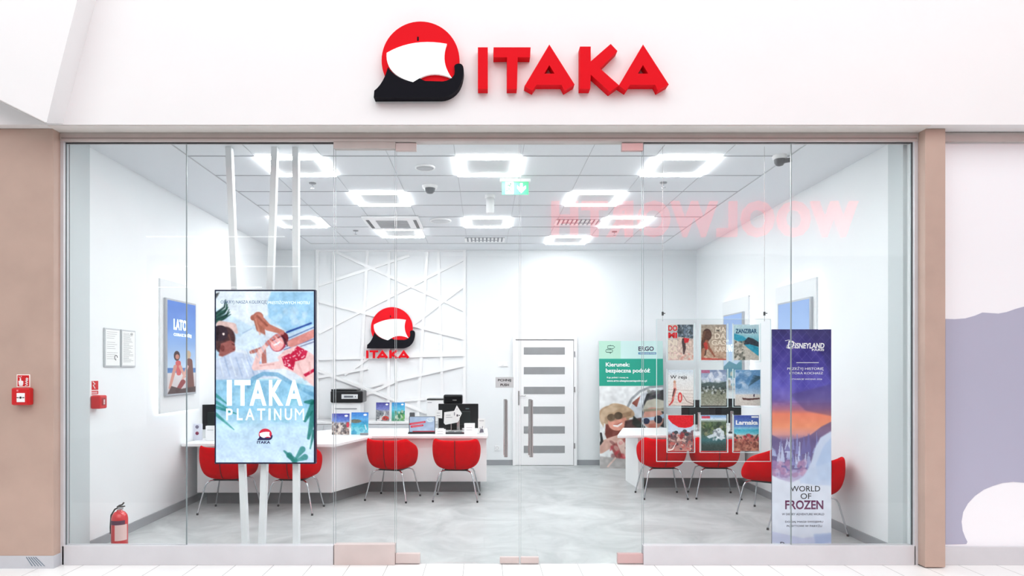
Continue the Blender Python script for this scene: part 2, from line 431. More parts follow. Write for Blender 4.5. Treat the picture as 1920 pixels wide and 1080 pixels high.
# push plate on left leaf
t = thing('push_sign', 'small grey push sign stuck on the glass door above its left pull handle', 'sign')
x0, z0 = P(929, 727, -.008); x1, z1 = P(963, 707, -.008)
B(x0, x1, -.009, -.0063, z0, z1).build('plate', mat('sign_grey', (196, 198, 200), .4), t)
text('PCHNIJ', x0+.02, z0+.046, .105, .024, -.009, M_inkb, t, .02); text('PUSH', x0+.04, z0+.013, .068, .02, -.009, M_inkb, t, .02)

# neighbouring shopfront on the right
nx0 = 3.627
struct('trim_13', B(nx0, 9, -.045, .045, 3.386, HB-.006), M_frame)
struct('trim_14', B(nx0, 9, -.035, .035, 0, .145), M_base, bevel=.003)
struct('window_6', B(nx0, 9, -.006, .006, .145, 3.386), mat('white_window_film', (246, 246, 250), .35))
lp = [(1700, 598), (1790, 598.5), (1810, 597), (1828, 592), (1842, 586), (1858, 587), (1872, 588), (1888, 585), (1905, 579), (1920, 575), (1990, 560), (2300, 500), (2300, 1100)]
blob = [(1990, 960), (1960, 925), (1920, 905), (1900, 903.5), (1880, 905.5), (1862, 911), (1845, 918), (1828, 930), (1815, 944), (1806, 960), (1803, 978), (1805, 995), (1810, 1008), (1814, 1016), (1812, 1020), (1700, 1022)]
def XZ(l, y): return [P(a, b, y) for a, b in l]
pts = XZ([(a, b) for a, b in lp if a >= 1773 and a < 2100], -.009)
pts = [P(1773, 598, -.009)]+pts+[P(2090, 1022, -.009), P(2090, 1010, -.009)]+XZ([b for b in blob if b[0] > 1773], -.009)+[P(1773, 1021, -.009)]
# film starts hidden behind the pillar
pts = [(max(a, 3.63), b) for a, b in pts]
md = MB().prism(pts, -.009, -.0061).build('window_mural', mat('lavender_film', (177, 177, 198), .4, noise=.015, nscale=1.2))
tag(md, 'lavender grey wavy vinyl graphic on the white window right of the beige pillar', 'graphic')

# mall across: fascia, shop wall
struct('wall_mall_fascia', B(-9, 12, -12.6, -12, 4.55, 8.6), M_hdr)
struct('wall_mall', B(-9, 12, -12.6, -12.3, 0, 4.55), mat('mall_wall_grey', (96, 99, 102), .6))
sg = thing('shop_sign', 'red mirrored capitals reflected in the shop glass under the ceiling, from across the mall', 'sign')
so = text('WOOLWORTH', 0, 0, 1, 1, 0, mat('lit_red_letters', (255, 18, 40), .4, emit=4.9), sg, .05, .1, space=1.18)
for v in so.data.vertices:
    u, t_, q = v.co; v.co = (9.75-u*(9.75-1.75), -12+(-t_)*1.0, 4.98+q*.95)
so.data.flip_normals() if False else None
# linear mall lamps seen mirrored in the left panes
lm = None
for k, (xa, xb, z, yy) in enumerate(((-9.8+1.0, -5.2, 4.98, -11.9), (-8.6, -4.9, 4.25, -12.2), (-8.8, -5.9, 3.7, -12.2))):
    o = B(xa, xb, yy-.05, yy, z, z+.018).build('linear_lamp', mat('mall_lamp', (255, 255, 255), .5, emit=7))
    tag(o, ['thin white lamp line mirrored in the left pane, topmost', 'thin white lamp line mirrored in the left pane, middle one', 'thin white lamp line mirrored in the left pane, lowest'][k], 'lamp', 'mall lamps mirrored in the glass')

# ------------------------------------------------------------------ ceiling fixtures
def yk(k): return gy[1]+.6*k
def led():
    t = thing('ceiling_light', 'x', 'ceiling light', (0, 0, 0), 0, 'square LED frames in the ceiling')
    a = .3; b = .228
    f = MB(); h0, h1 = -.013, 0
    for (p, q, r, s_) in ((-a, a, -a, -b), (-a, a, b, a), (-a, -b, -b, b), (b, a, -b, b)): f.box(p, q, r, s_, h0, h1)
    f.build('diffuser', M_led, t)
    B(-b, b, -b, b, -.005, 0).build('panel', mat('fixture_panel', (214, 216, 219), .7), t)
    return t
LI = [(-1.76, 0, 'square LED frame light, nearest to the glass in the left row'), (.04, 0, 'square LED frame light nearest the glass, in line with the doors'), (1.84, 0, 'square LED frame light nearest the glass, on the side of the ceiling camera'),
      (-1.16, 2, 'square LED frame light just behind the dome sensor'), (1.24, 2, 'square LED frame light behind the exit sign, toward the ceiling camera'),
      (-2.42, 4, 'square LED frame light partly behind the display posts, deeper in'), (.04, 4, 'square LED frame light behind the hanging exit sign'), (1.84, 4, 'square LED frame light beside the striped air vent'),
      (-1.18, 5.15, 'square LED frame light right behind the square cassette unit'), (1.24, 6, 'square LED frame light closest to the back wall')]
L0 = led()
for i, (x, k, lb) in enumerate(LI):
    o = L0 if i == 0 else copy_tree(L0); o.location = (x, yk(k)+.3, ZC-.001); o['label'] = lb
def at_ceil(px, py, z=ZC):
    y = F*(z-EYE)/(CY-py)-D; return X(px, y), y
def vent(px, py, lb):
    x, y = at_ceil(px, py); t = thing('ceiling_vent', lb, 'vent', (x, y, ZC-.001), 0, 'slotted ceiling vents')
    B(-.29, .29, -.15, .15, -.004, 0).build('plate', mat('vent_dark', (120, 124, 132), .5), t)
    for k in range(11): B(-.28+k*.056-.016, -.28+k*.056+.016, -.15, .15, -.014, -.004).build('slat', M_white, t)
    B(-.2, .2, -.02, .02, -.016, -.0145).build('damper', mat('vent_mid', (150, 154, 165), .5), t)
vent(909, 449, 'white slotted ceiling vent in front of the back wall'); vent(1083, 416, 'slotted ceiling vent overlapped by the red mirrored letters')
# cassette air conditioner
x, y = at_ceil(738, 416)
t = thing('air_conditioner', 'square white cassette air conditioner in the ceiling', 'air conditioner', (x, y, ZC-.001))
B(-.36, .36, -.36, .36, -.03, 0).build('panel', M_white, t, bevel=.01)
g = MB()
for k in range(9): g.box(-.2, .2, -.2+k*.05-.008, -.2+k*.05+.014, -.036, -.03)
g.build('grille', mat('ac_grille', (165, 167, 170), .5), t)
for s_ in (-1, 1): B(s_*.3-.02, s_*.3+.02, -.24, .24, -.034, -.03).build('air_slot', mat('ac_slot', (70, 72, 76), .5), t)
# speakers
for px, py, r, lb in ((797, 313, .095, 'round grey ceiling speaker nearer the glass'), (826, 413, .14, 'flat round white ceiling speaker nearer the back wall')):
    x, y = at_ceil(px, py); t = thing('ceiling_speaker', lb, 'speaker', (x, y, ZC-.001), 0, 'round ceiling speakers')
    MB().lathe([(0, -.012), (r*.85, -.012), (r*.85, 0)]).build('grille', mat('speaker_grey', (176, 178, 182), .6) if r < .1 else mat('speaker_light', (205, 207, 210), .6), t)
    MB().lathe([(r*.85, -.008), (r*.9, -.016), (r, -.012), (r, 0)]).build('ring', M_white, t)
# dome sensor, sprinklers, camera
x, y = at_ceil(806, 348)
t = thing('motion_sensor', 'small dark dome sensor on a white ceiling base behind the grey speaker', 'sensor', (x, y, ZC-.001))
MB().lathe([(0, -.03), (.075, -.028), (.08, 0)]).build('base', M_white, t)
MB().lathe([(0, -.085), (.03, -.08), (.05, -.06), (.058, -.03)]).build('dome', mat('sensor_dark', (70, 74, 80), .3), t)
for px, py, lb in ((586, 343, 'small sprinkler head behind the nearest left LED frame'), (667, 432, 'small sprinkler head left of the cassette unit'), (1244, 342, 'small sprinkler head behind the nearest right LED frame'), (1152, 434, 'small sprinkler head near the back, under the mirrored letters')):
    x, y = at_ceil(px, py); t = thing('sprinkler', lb, 'sprinkler', (x, y, ZC-.001), 0, 'ceiling sprinklers')
    MB().lathe([(0, -.012), (.034, -.01), (.038, 0)], 16).build('escutcheon', mat('sprinkler_grey', (130, 132, 136), .35, metal=.5), t)
    MB().cyl((0, 0, -.01), (0, 0, -.05), .007, 8).lathe([(0, -.055), (.022, -.053), (.022, -.049), (0, -.047)], 14).build('head', M_chrome, t)
x, y = at_ceil(1462, 292)
t = thing('security_camera', 'dark swivel security camera under the ceiling near the glass', 'camera', (x, y, ZC))
MB().lathe([(0, -.035), (.06, -.03), (.065, 0)]).build('mount', M_white, t)
MB().lathe([(0, -.095), (.028, -.088), (.045, -.065), (.05, -.035)]).build('housing', mat('cam_dark', (62, 64, 70), .35), t)
MB().cyl((.0, 0, -.055), (.085, -.05, -.05), .02, 14).build('lens_barrel', mat('cam_dark', (62, 64, 70), .35), t)
# white cylinder added to stand in for a reflection
x, y = at_ceil(919, 366)
t = thing('reflection_tube', 'short white cylinder standing in for a reflection, under the ceiling beside the exit sign', 'reflection', (x, y, ZC))
MB().lathe([(0, -.03), (.055, -.03), (.055, 0)]).build('mount', M_white, t)
MB().lathe([(0, -.2), (.04, -.2), (.044, -.19), (.044, -.03), (0, -.03)]).build('cylinder', M_white, t)
# exit sign
ey = 1.35; x0, z0 = P(941, 365, ey); x1, z1 = P(991, 341, ey); zt = Z(331, ey)
t = thing('exit_sign', 'green emergency exit sign with running figure and down arrow, hung under the ceiling', 'sign')
B(x0-.02, x1+.02, ey-.02, ey+.03, z1, zt).build('lamp_housing', M_white, t, bevel=.004)
MB().cyl(((x0+x1)/2, ey, zt), ((x0+x1)/2, ey, ZC), .008, 8).build('rod', M_white, t)
W_ = x1-x0; H_ = z1-z0
pl = B(x0, x1, ey-.004, ey+.004, z0, z1).build('panel', mat('exit_green', (60, 178, 122), .4, emit=.45), t)
M_ew = mat('exit_white', (245, 255, 250), .4, emit=.8)
B(x0+W_*.13, x0+W_*.44, ey-.0055, ey-.004, z0+.004, z1-.004).build('doorway', M_ew, pl)
def ep(l): return [(x0+W_*a, z1-H_*b) for a, b in l]
MB().prism(ep([(.68, .1), (.78, .1), (.78, .45), (.9, .28), (.9, .52), (.73, .9), (.57, .52), (.57, .28), (.68, .45)]), ey-.0055, ey-.004).build('arrow', M_ew, pl)
f = MB()
for l in ([(.2, .3), (.3, .27), (.37, .42), (.43, .42)], [(.3, .3), (.26, .55), (.33, .7), (.37, .88)], [(.26, .55), (.22, .7), (.14, .7)]):
    f.tube([(a, ey-.006, b) for a, b in ep(l)], .0045, 6)
cx_, cz_ = ep([(.33, .17)])[0]; f.lathe([(0, -.008), (.006, -.006), (.008, 0), (.006, .006), (0, .008)], 10, (cx_, ey-.006, cz_))
f.build('running_figure', mat('exit_dark_green', (60, 130, 100), .4), pl)

# ------------------------------------------------------------------ brand sign shapes (in local sign units, disc radius 220)
def smooth(pts, n=4):
    out = []; L = len(pts)
    for i in range(L):
        p0, p1, p2, p3 = (Vector(pts[(i+k-1) % L]) for k in range(4))
        for j in range(n):
            t_ = j/n; out.append(tuple(.5*((2*p1)+(-p0+p2)*t_+(2*p0-5*p1+4*p2-p3)*t_*t_+(-p0+3*p1-3*p2+p3)*t_**3)))
    return out
def curve(a, b, c, n=6): # quadratic from a to b with control c
    return [tuple((1-t_)**2*Vector(a)+2*t_*(1-t_)*Vector(c)+t_*t_*Vector(b)) for t_ in [i/n for i in range(n)]]
DISC = [(444+220*math.cos(a), min(525, 333+220*math.sin(a))) for a in [2*math.pi*i/64 for i in range(64)]]
SAIL = curve((255, 298), (593, 247), (400, 212), 10)+curve((593, 247), (622, 440), (555, 350), 10)+curve((622, 440), (440, 440), (520, 392), 8)+[(440, 440)]+curve((403, 462), (255, 298), (245, 420), 12)
BOAT = curve((262, 378), (185, 510), (238, 470), 6)+[(185, 510), (182, 548), (560, 547)]+curve((580, 545), (688, 400), (680, 520), 10)+curve((688, 400), (662, 357), (690, 358), 5)+curve((662, 357), (632, 382), (635, 357), 4)+[(638, 402)]+curve((635, 420), (545, 458), (610, 462), 5)+[(470, 455), (440, 440)]+curve((403, 462), (262, 378), (300, 440), 8)
LET = [([(768, 266), (824, 266), (824, 500), (768, 500)], []),
       ([(856, 266), (1065, 266), (1062, 322), (992, 322), (988, 500), (932, 500), (932, 322), (856, 322)], []),
       ([(1170, 250), (1312, 475), (1255, 510), (1238, 477), (1098, 477), (1075, 510), (1030, 485)], [[(1170, 366), (1141, 414), (1200, 414)]]),
       ([(1342, 262), (1403, 262), (1403, 345), (1515, 247), (1553, 287), (1455, 385), (1562, 480), (1510, 517), (1403, 420), (1400, 500), (1342, 500)], []),
       ([(1697, 250), (1842, 475), (1782, 510), (1765, 477), (1625, 477), (1602, 510), (1560, 482)], [[(1697, 366), (1668, 414), (1727, 414)]])]
def emblem(parent, fx, yf, dep, letters=None, ms=(M_signred, M_signblk, M_signwht), sail_out=.0):
    mp = lambda l: [fx(a, b) for a, b in l]
    MB().prism(mp(DISC), yf+dep*.25, yf+dep).build('disc', ms[0], parent)
    MB().prism(mp(BOAT), yf, yf+dep).build('boat_shape', ms[1], parent)
    MB().prism(mp(SAIL), yf+sail_out-dep*.02, yf+dep*.25).build('sail_shape', ms[2], parent)
    a = fx(425, 200); b = fx(434, 222)
    B(a[0], b[0], yf+dep*.22, yf+dep*.25, b[1], a[1]).build('status_window', ms[1], parent)
SG = 1240/(D-.28)
fxm = lambda a, b: ((640+a/3-CX)/SG, EYE+(CY-b/3)/SG)
t = thing('emblem_sign', 'large round red, white and navy ship emblem on the white facade', 'sign')
emblem(t, fxm, -.28, .08)
for i, ((pts, hs), nm) in enumerate(zip(LET, 'ITAKA')):
    q = MB().prism([fxm(a, b) for a, b in pts], -.28 if i != 3 else -.281, -.2, holes=[[fxm(a, b) for a, b in h] for h in hs]).build('sign_letter', M_signred)
    tag(q, ['red block letter I next to the ship emblem on the facade', 'red block letter T on the facade', 'red block letter A between T and K on the facade', 'red block letter K on the facade', 'red block letter A ending the facade sign'][i], 'letter', 'red block letters on the facade')
# wall version
YW = YB-.10
SW = 1240/(D+YW)
fxw = lambda a, b: ((560+(725+(a-444)*.741)/4.153-CX)/SW, EYE+(CY-440-(727+(b-333)*.741)/4.153)/SW)
t = thing('emblem_sign', 'round red, white and black ship emblem with small letters on the back wall', 'sign')
emblem(t, fxw, YW, .02, ms=(M_signred, M_signblk, M_lam))
for (pts, hs) in LET:
    def fl(a, b): return ((560+(525+(a-768)*.3138)/4.153-CX)/SW, EYE+(CY-440-(897+(b-250)*.262)/4.153)/SW)
    MB().prism([fl(a, b) for a, b in pts], YW, YW+.02, holes=[[fl(a, b) for a, b in h] for h in hs]).build('letter', M_signred, t)

# relief panel on the back wall
t = thing('relief_panel', 'white decorative wall panel with crossing raised strips behind the service counter', 'wall panel')
yp = YB-.012
fp = lambda a, b: P(560+a/4.153, 440+b/4.153, yp)
xa, zb_ = fp(135, 1500); xb, za_ = fp(1305, 112)
B(xa, xb, yp, YB-.002, .02, za_).build('board', mat('panel_white', (238, 240, 242), .6), t)
SK = 0
def strip(a, b, wd=22):
    (ax, az), (bx, bz) = fp(*a), fp(*b); d = Vector((bx-ax, bz-az)); n = Vector((-d.y, d.x)).normalized()*(wd/4.153/116.5/2)
    global SK; SK += 1
    MB().prism([(ax+n.x, az+n.y), (bx+n.x, bz+n.y), (bx-n.x, bz-n.y), (ax-n.x, az-n.y)][::-1], yp-.026-.0004*SK, yp-.0005).build('strip', M_lam, t)
ST = [((147, 120), (147, 1500)), ((1290, 120), (1290, 1500)), ((135, 122), (1305, 122)), ((274, 135), (274, 1500)), ((535, 130), (470, 1500)), ((705, 135), (700, 1500)), ((755, 135), (762, 1500)),
      ((1000, 135), (925, 1500)), ((1088, 135), (1125, 1500)), ((290, 135), (1290, 590)), ((160, 395), (860, 165)), ((160, 765), (1290, 190)), ((160, 520), (1290, 810)), ((870, 715), (1290, 395)),
      ((160, 967), (1290, 935)), ((360, 1090), (560, 950)), ((150, 1110), (540, 1040)), ((160, 1060), (1290, 1500)), ((560, 1180), (1290, 1015)), ((300, 1350), (800, 1120)), ((820, 1290), (1290, 1250))]
for a, b in ST: strip(a, b)

# ------------------------------------------------------------------ interior door
t = struct('door_1', B(X(966, YB-.03), X(1075, YB-.03), YB-.04, YB-.002, .006, Z(638, YB-.03)), M_lam)
a0, a1 = X(961, YB), X(1081, YB); zt = Z(631, YB)
f = MB().box(a0, a0+.05, YB-.06, YB-.001, 0, zt).box(a1-.05, a1, YB-.06, YB-.001, 0, zt).box(a0+.05, a1-.05, YB-.06, YB-.001, zt-.05, zt)
f.build('door_frame', M_lam, t, bevel=.003)
for py in (658, 695, 732, 769, 806, 842.5):
    B(X(982, YB-.04), X(1059, YB-.04), YB-.044, YB-.0401, Z(py+6.8, YB-.04), Z(py-6.8, YB-.04)).build('glass_strip', M_slot, t)
hx, hz = P(973, 742, YB-.05)
MB().box(hx-.012, hx+.012, YB-.048, YB-.04, Z(760, YB-.05), Z(733, YB-.05)).cyl((hx, YB-.04, hz), (hx, YB-.08, hz), .008, 10).cyl((hx, YB-.08, hz), (hx+.11, YB-.08, hz), .008, 10).build('door_handle', M_steel, t)
for py in (664, 730, 835): MB().cyl((X(1077, YB-.05), YB-.065, Z(py+5, YB)), (X(1077, YB-.05), YB-.065, Z(py-5, YB)), .011, 10).build('hinge', M_steel, t)
# socket and switch
x, z = P(932, 840, YB)
t = thing('wall_socket', 'small white round socket low on the back wall left of the door', 'socket', (x, YB-.001, z))
B(-.04, .04, -.012, 0, -.04, .04).build('plate', M_lam, t, bevel=.004)
MB().tube([(.022*math.cos(a), -.0125, .022*math.sin(a)) for a in [2*math.pi*i/20 for i in range(20)]], .002, 6, closed=True).build('socket_ring', M_grey, t)
x, z = P(943, 683, YB)
t = thing('light_switch', 'pale double light switch on the back wall above the push sign', 'switch', (x, YB-.001, z))
B(-.08, .08, -.01, 0, -.04, .04).build('plate', M_lam, t, bevel=.003)
for s_ in (-1, 1): B(s_*.038-.028, s_*.038+.028, -.016, -.01, -.028, .028).build('rocker', M_white, t, bevel=.002)

# ------------------------------------------------------------------ counters
def counter(name, label, top, body, zt0=.695, zt1=.73, zb0=.14, inset=.08):
    t = thing(name, label, 'counter')
    MB().prism(top, zt0, zt1, 'z').build('worktop', M_lam, t, bevel=.006)
    MB().prism(body, zb0, zt0, 'z').build('body', M_white, t, bevel=.004)
    cxm = sum(p[0] for p in body)/len(body); cym = sum(p[1] for p in body)/len(body)
    # inset the plinth along edge normals
    n = len(body); ins = []
    for i in range(n):
        p0, p1, p2 = Vector(body[i-1]), Vector(body[i]), Vector(body[(i+1) % n]); d1 = (p1-p0).normalized(); d2 = (p2-p1).normalized()
        n1 = Vector((-d1.y, d1.x)); n2 = Vector((-d2.y, d2.x)); bs = (n1+n2); k = 1+n1.dot(n2)
        ins.append(tuple(p1+bs/k*inset))
    MB().prism(ins, 0, zb0, 'z').build('plinth', mat('grey_plinth', (128, 128, 130), .35, noise=.04), t)
    return t
c1 = counter('service_counter', 'long white angled service counter with grey plinth below the wall emblem',
        [(-3.385, 2.07), (-1.66, 2.02), (-1.40, 2.92), (.045, 2.92), (.045, 3.95), (-1.95, 3.95), (-2.5, 3.2), (-3.385, 2.95)],
        [(-3.30, 2.28), (-1.75, 2.28), (-1.43, 3.02), (.03, 3.02), (.03, 3.55), (-1.7, 3.55), (-2.1, 2.75), (-3.30, 2.75)])
c2 = counter('service_counter', 'shorter white service counter with grey plinth beside the leaning green-headed board',
        [(1.67, 2.98), (3.415, 2.98), (3.415, 4.0), (1.95, 4.0)],
        [(2.06, 3.3), (3.40, 3.3), (3.40, 3.7), (2.06, 3.7)])
MB().prism([(2.0, 3.28), (2.06, 3.28), (2.04, 3.95), (1.98, 3.95)], 0, .695, 'z').build('side_panel', M_lam, c2)
# low back cabinet
t = thing('low_cabinet', 'low pale grey cabinet along the back wall behind the counter', 'cabinet')
B(-3.36, -.72, 4.88, 5.32, .03, .71).build('body', mat('cabinet_grey', (226, 228, 231), .4), t)
B(-3.37, -.70, 4.86, 5.33, .71, .745).build('worktop', M_lam, t, bevel=.003)
for i in range(6): B(-3.35+i*.437, -3.35+i*.437+.43, 4.862, 4.879, .06, .69).build('door', mat('cabinet_front', (216, 219, 223), .35), t, bevel=.003)
TOPC = .731; TOPB = .746

# ------------------------------------------------------------------ chairs
def make_chair():
    t = thing('tub_chair', 'x', 'chair', (0, 0, 0), 0, 'red tub chairs')
    NA, NT = 40, 12; vs = []; fs = []
    def rim(a):  # a: 0 = back
        d = abs(a)
        k = [(0, .728), (25, .732), (52, .748), (66, .742), (84, .70), (105, .62), (130, .52), (155, .45), (180, .435)]
        return float(np.interp(math.degrees(d), [q[0] for q in k], [q[1] for q in k]))
    for i in range(NA):
        a = -math.pi+2*math.pi*i/NA; ca, sa = math.cos(a), math.sin(a)
        ex = .58
        ux = math.copysign(abs(sa)**ex, sa); uy = -math.copysign(abs(ca)**ex, ca)
        R = rim(a)
        for j in range(1, NT+1):
            q = j/NT
            rr = 1-(1-q)**3.4; zz = .360+(R-.360)*q**2.3
            flare = .93+.07*min(1, max(0, zz-.365)/.2)
            if q > .9: flare -= (q-.9)*.25
            vs.append((ux*.288*rr*flare, uy*.245*rr*flare-.005-(.03 if ca > 0 else 0)*q*abs(ca), zz))
    c0 = len(vs); vs.append((0, 0, .362))
    for i in range(NA):
        i2 = (i+1) % NA; fs.append((c0, i*NT, i2*NT)[::-1])
        for j in range(NT-1): fs.append((i*NT+j, i2*NT+j, i2*NT+j+1, i*NT+j+1)[::-1])
    m = MB(); m.add(vs, [f[::-1] for f in fs], True); o = m.build('shell', M_red, t)
    sd = o.modifiers.new('s', 'SOLIDIFY'); sd.thickness = .035; sd.offset = -1 ; 
    ss = o.modifiers.new('u', 'SUBSURF'); ss.levels = 1; ss.render_levels = 1
    # seam down the back
    sp = []
    for j in range(1, NT+1):
        v = vs[(NA//2)*NT+j-1]; sp.append((v[0], v[1]-.001, v[2]-.001))
    MB().tube(sp[3:], .0055, 6).build('seam', mat('seam_dark_red', (120, 4, 14), .8), t)
    cu = MB().lathe([(0, .40), (.2, .40), (.235, .415), (.24, .44), (.22, .462), (.1, .47), (0, .472)], 28)
    cu.v = [(x*.98, y*.86+.0, z) for x, y, z in cu.v]; cu.build('seat_cushion', M_red, t)
    MB().box(-.14, .14, -.12, .12, .352, .366).build('under_plate', M_black, t)
    for sx in (-1, 1):
        for sy in (-1, 1):
            lg = MB().tube([(sx*.10, sy*.08, .358), (sx*.155, sy*.14, .352), (sx*.185, sy*.165, .335), (sx*.20, sy*.178, .30), (sx*.262, sy*.225, .012)], .0085, 10).build('leg', M_chrome, t)
            MB().cyl((sx*.262, sy*.225, 0), (sx*.2605, sy*.224, .022), .012, 10).build('rubber_foot', M_black, lg)
    return t
CH = [(-2.80, 1.97, -2, 'red tub chair at the long counter, nearest the left wall'), (-2.09, 1.97, -2, 'red tub chair at the long counter, half hidden by the digital display'),
      (-1.10, 2.66, -16, 'red tub chair below the wall emblem, turned slightly aside, at the straight counter part'), (-.33, 2.65, -3, 'red tub chair at the straight counter part in front of the black monitor'),
      (2.17, 2.80, 0, 'red tub chair at the shorter counter, next to the leaning green-headed board'), (2.82, 2.80, -5, 'red tub chair at the shorter counter, behind the middle brochure column'),
      (3.06, 1.84, 48, 'red tub chair turned sideways by the right wall, behind the blue banner'), (3.08, .99, 20, 'red tub chair right behind the blue banner, nearest the glass')]
ch = make_chair()
for i, (x, y, r, lb) in enumerate(CH):
    o = ch if i == 0 else copy_tree(ch); o.location = (x, y, 0); o.rotation_euler = (0, 0, math.radians(r)); o['label'] = lb
# ------------------------------------------------------------------ digital display on three posts
yt = .30
t = thing('digital_display', 'tall portrait digital screen on slanted white posts, showing sunbathers and a turquoise picture', 'display', (0, 0, 0))
M_post = mat('post_white', (238, 240, 242), .4)
for (b0, tp) in ((461, 430), (491, 516), (556, 555)):
    xb_ = X(b0, yt+.1); xt = X(tp, yt+.1); h = .026
    zz = [0, ZC]; vs = [(x+dx, yt+.1+dy, z) for x, z in ((xb_, 0), (xt, ZC)) for dx, dy in ((-h, -.03), (h, -.03), (h, .03), (-h, .03))]
    m = MB(); m.add(vs, [(0, 3, 2, 1), (4, 5, 6, 7), (0, 1, 5, 4), (1, 2, 6, 5), (2, 3, 7, 6), (3, 0, 4, 7)]); m.build('post', M_post, t, bevel=.003)
x0, z0 = P(402, 870, yt); x1, z1 = P(591.5, 543, yt)
scr = B(x0, x1, yt, yt+.055, z0, z1).build('screen', mat('screen_bezel', (20, 24, 58), .25), t, bevel=.004)
c = Cv(45, 45, 612, 1042, 200)
c.grad([(0, (205, 228, 246)), (.3, (196, 218, 238)), (.55, (140, 192, 224)), (.70, (150, 202, 232)), (.8, (196, 224, 246)), (1, (206, 226, 252))])
c.poly([(45, 45), (370, 45), (340, 110), (350, 180), (250, 250), (45, 140)], (226, 236, 247), 1, 4)
c.poly([(365, 50), (612, 50), (612, 240), (470, 290), (350, 200), (345, 110)], (158, 203, 236), 1, 3)
c.spots(3, 26, (370, 150, 560, 230), (10, 26), [(190, 218, 240), (172, 210, 238)], .6)
c.poly([(45, 60), (70, 50), (60, 70), (45, 90)], (60, 60, 60), .8, 1)
for i in range(7): c.cap([(45, 230-i*9), (95+7*(i % 3), 205-i*11), (132-i*5, 180-i*14)], [7, 5, 2], (38, 84, 72) if i % 2 else (22, 52, 48), .9)
c.poly([(45, 440), (200, 330), (300, 250), (420, 260), (470, 330), (612, 300), (612, 600), (420, 560), (250, 560), (45, 520)], (222, 230, 244), 1, 2)
for i in range(6): c.cap([(440, 330+i*14), (612, 255+i*17)], 3.5, (94, 96, 140) if i % 2 else (64, 84, 150), .7)
c.cap([(455, 285), (595, 232)], 5, (40, 70, 150))
# knee / arm of the man in the middle
c.cap([(262, 200), (290, 196), (310, 300)], [17, 30, 22], (176, 108, 92)); c.cap([(290, 200), (345, 255), (430, 285)], [24, 20, 12], (196, 122, 106))
c.cap([(285, 190), (340, 246)], 6, (140, 74, 62), .6)
# man on the left : hair, face, shirt
c.cap([(70, 240), (145, 250), (165, 285)], [22, 20, 9], (222, 190, 186)); c.ell(95, 330, 62, 78, (70, 42, 44), 1, .2, .1); c.ell(70, 290, 46, 46, (50, 34, 44), 1)
c.poly([(75, 350), (130, 330), (152, 345), (160, 380), (148, 410), (90, 430), (62, 420)], (150, 86, 82), 1, 1); c.ell(85, 378, 12, 18, (120, 62, 60)); c.ell(90, 295, 7, 7, (250, 230, 225))
c.poly([(45, 440), (90, 425), (150, 395), (215, 410), (330, 470), (390, 540), (300, 550), (210, 560), (45, 560)], (196, 208, 232), 1, 2)
for i in range(9): c.cap([(60+i*34, 420+i*5), (90+i*36, 540)], 4, (150, 172, 210) if i % 2 else (232, 240, 250), .55)
c.poly([(160, 330), (250, 260), (330, 300), (340, 390), (250, 400), (165, 380)], (214, 230, 246), 1, 3)
c.cap([(200, 290), (250, 265)], 3, (120, 150, 190), .5); c.cap([(250, 400), (320, 380), (325, 460)], [10, 14, 14], (182, 112, 104))
# woman
c.cap([(480, 350), (560, 315), (612, 290)], [22, 24, 22], (214, 138, 132)); c.cap([(270, 490), (300, 400), (345, 350)], [17, 15, 11], (238, 194, 192)); c.cap([(275, 488), (370, 480), (450, 470)], [17, 20, 26], (240, 200, 200))
c.poly([(400, 430), (440, 390), (520, 360), (600, 410), (612, 420), (612, 600), (560, 560), (500, 520), (430, 490)], (242, 200, 200), 1, 1)
c.ell(405, 345, 46, 54, (170, 40, 66), .95, .5); c.ell(440, 320, 24, 34, (120, 40, 50)); c.ell(400, 350, 38, 44, (244, 168, 168), 1, .4); c.cap([(345, 350), (380, 318), (430, 290)], [14, 11, 9], (212, 128, 124))
c.cap([(385, 358), (400, 352), (412, 342)], 4.5, (255, 245, 245)); c.cap([(372, 332), (385, 326)], 3, (120, 50, 60)); c.cap([(402, 318), (414, 312)], 3, (120, 50, 60)); c.cap([(392, 340), (396, 346)], 2, (190, 110, 110))
c.poly([(425, 430), (470, 408), (505, 450), (492, 508), (440, 480)], (196, 30, 70), 1, 0); c.poly([(515, 365), (575, 395), (560, 440), (500, 455), (470, 420)], (204, 34, 74), 1, 0); c.poly([(550, 530), (612, 495), (612, 515), (562, 545)], (196, 30, 70), 1, 0)
for i in range(40):
    r_ = random.Random(i); u_, v_ = r_.random(), r_.random()
    q = (432+u_*62, 425+v_*70) if i % 2 else (490+u_*72, 378+v_*64)
    c.ell(q[0], q[1], 3.4, 3.4, (250, 220, 225), .9)
# water hoop + words area
c.cap([(235, 600), (260, 555), (320, 525), (400, 530), (500, 590), (612, 650)], 12, (104, 162, 200), .75); c.cap([(250, 620), (300, 560), (400, 560)], 5, (180, 224, 240), .8)
c.spots(8, 50, (60, 570, 600, 800), (8, 40), [(168, 212, 236), (128, 194, 214), (186, 224, 240)], .35)
for i, (a, b_) in enumerate((((45, 690), (140, 745)), ((45, 650), (110, 700)), ((45, 760), (150, 850)), ((50, 720), (170, 760)))): c.cap([a, b_], [10, 3], (40, 132, 124), .7)
for a, b_, r_ in (((612, 700), (560, 800), 20), ((612, 760), (580, 900), 22), ((600, 690), (560, 690), 16), ((612, 860), (590, 960), 10)): c.cap([a, b_], [r_, r_*.4], (26, 112, 104), .8)
for a, b_ in (((440, 975), (500, 1030)), ((500, 1030), (545, 965)), ((500, 1040), (470, 1000)), ((505, 1035), (560, 1010))): c.cap([a, b_], [5, 18], (30, 118, 112), .75)
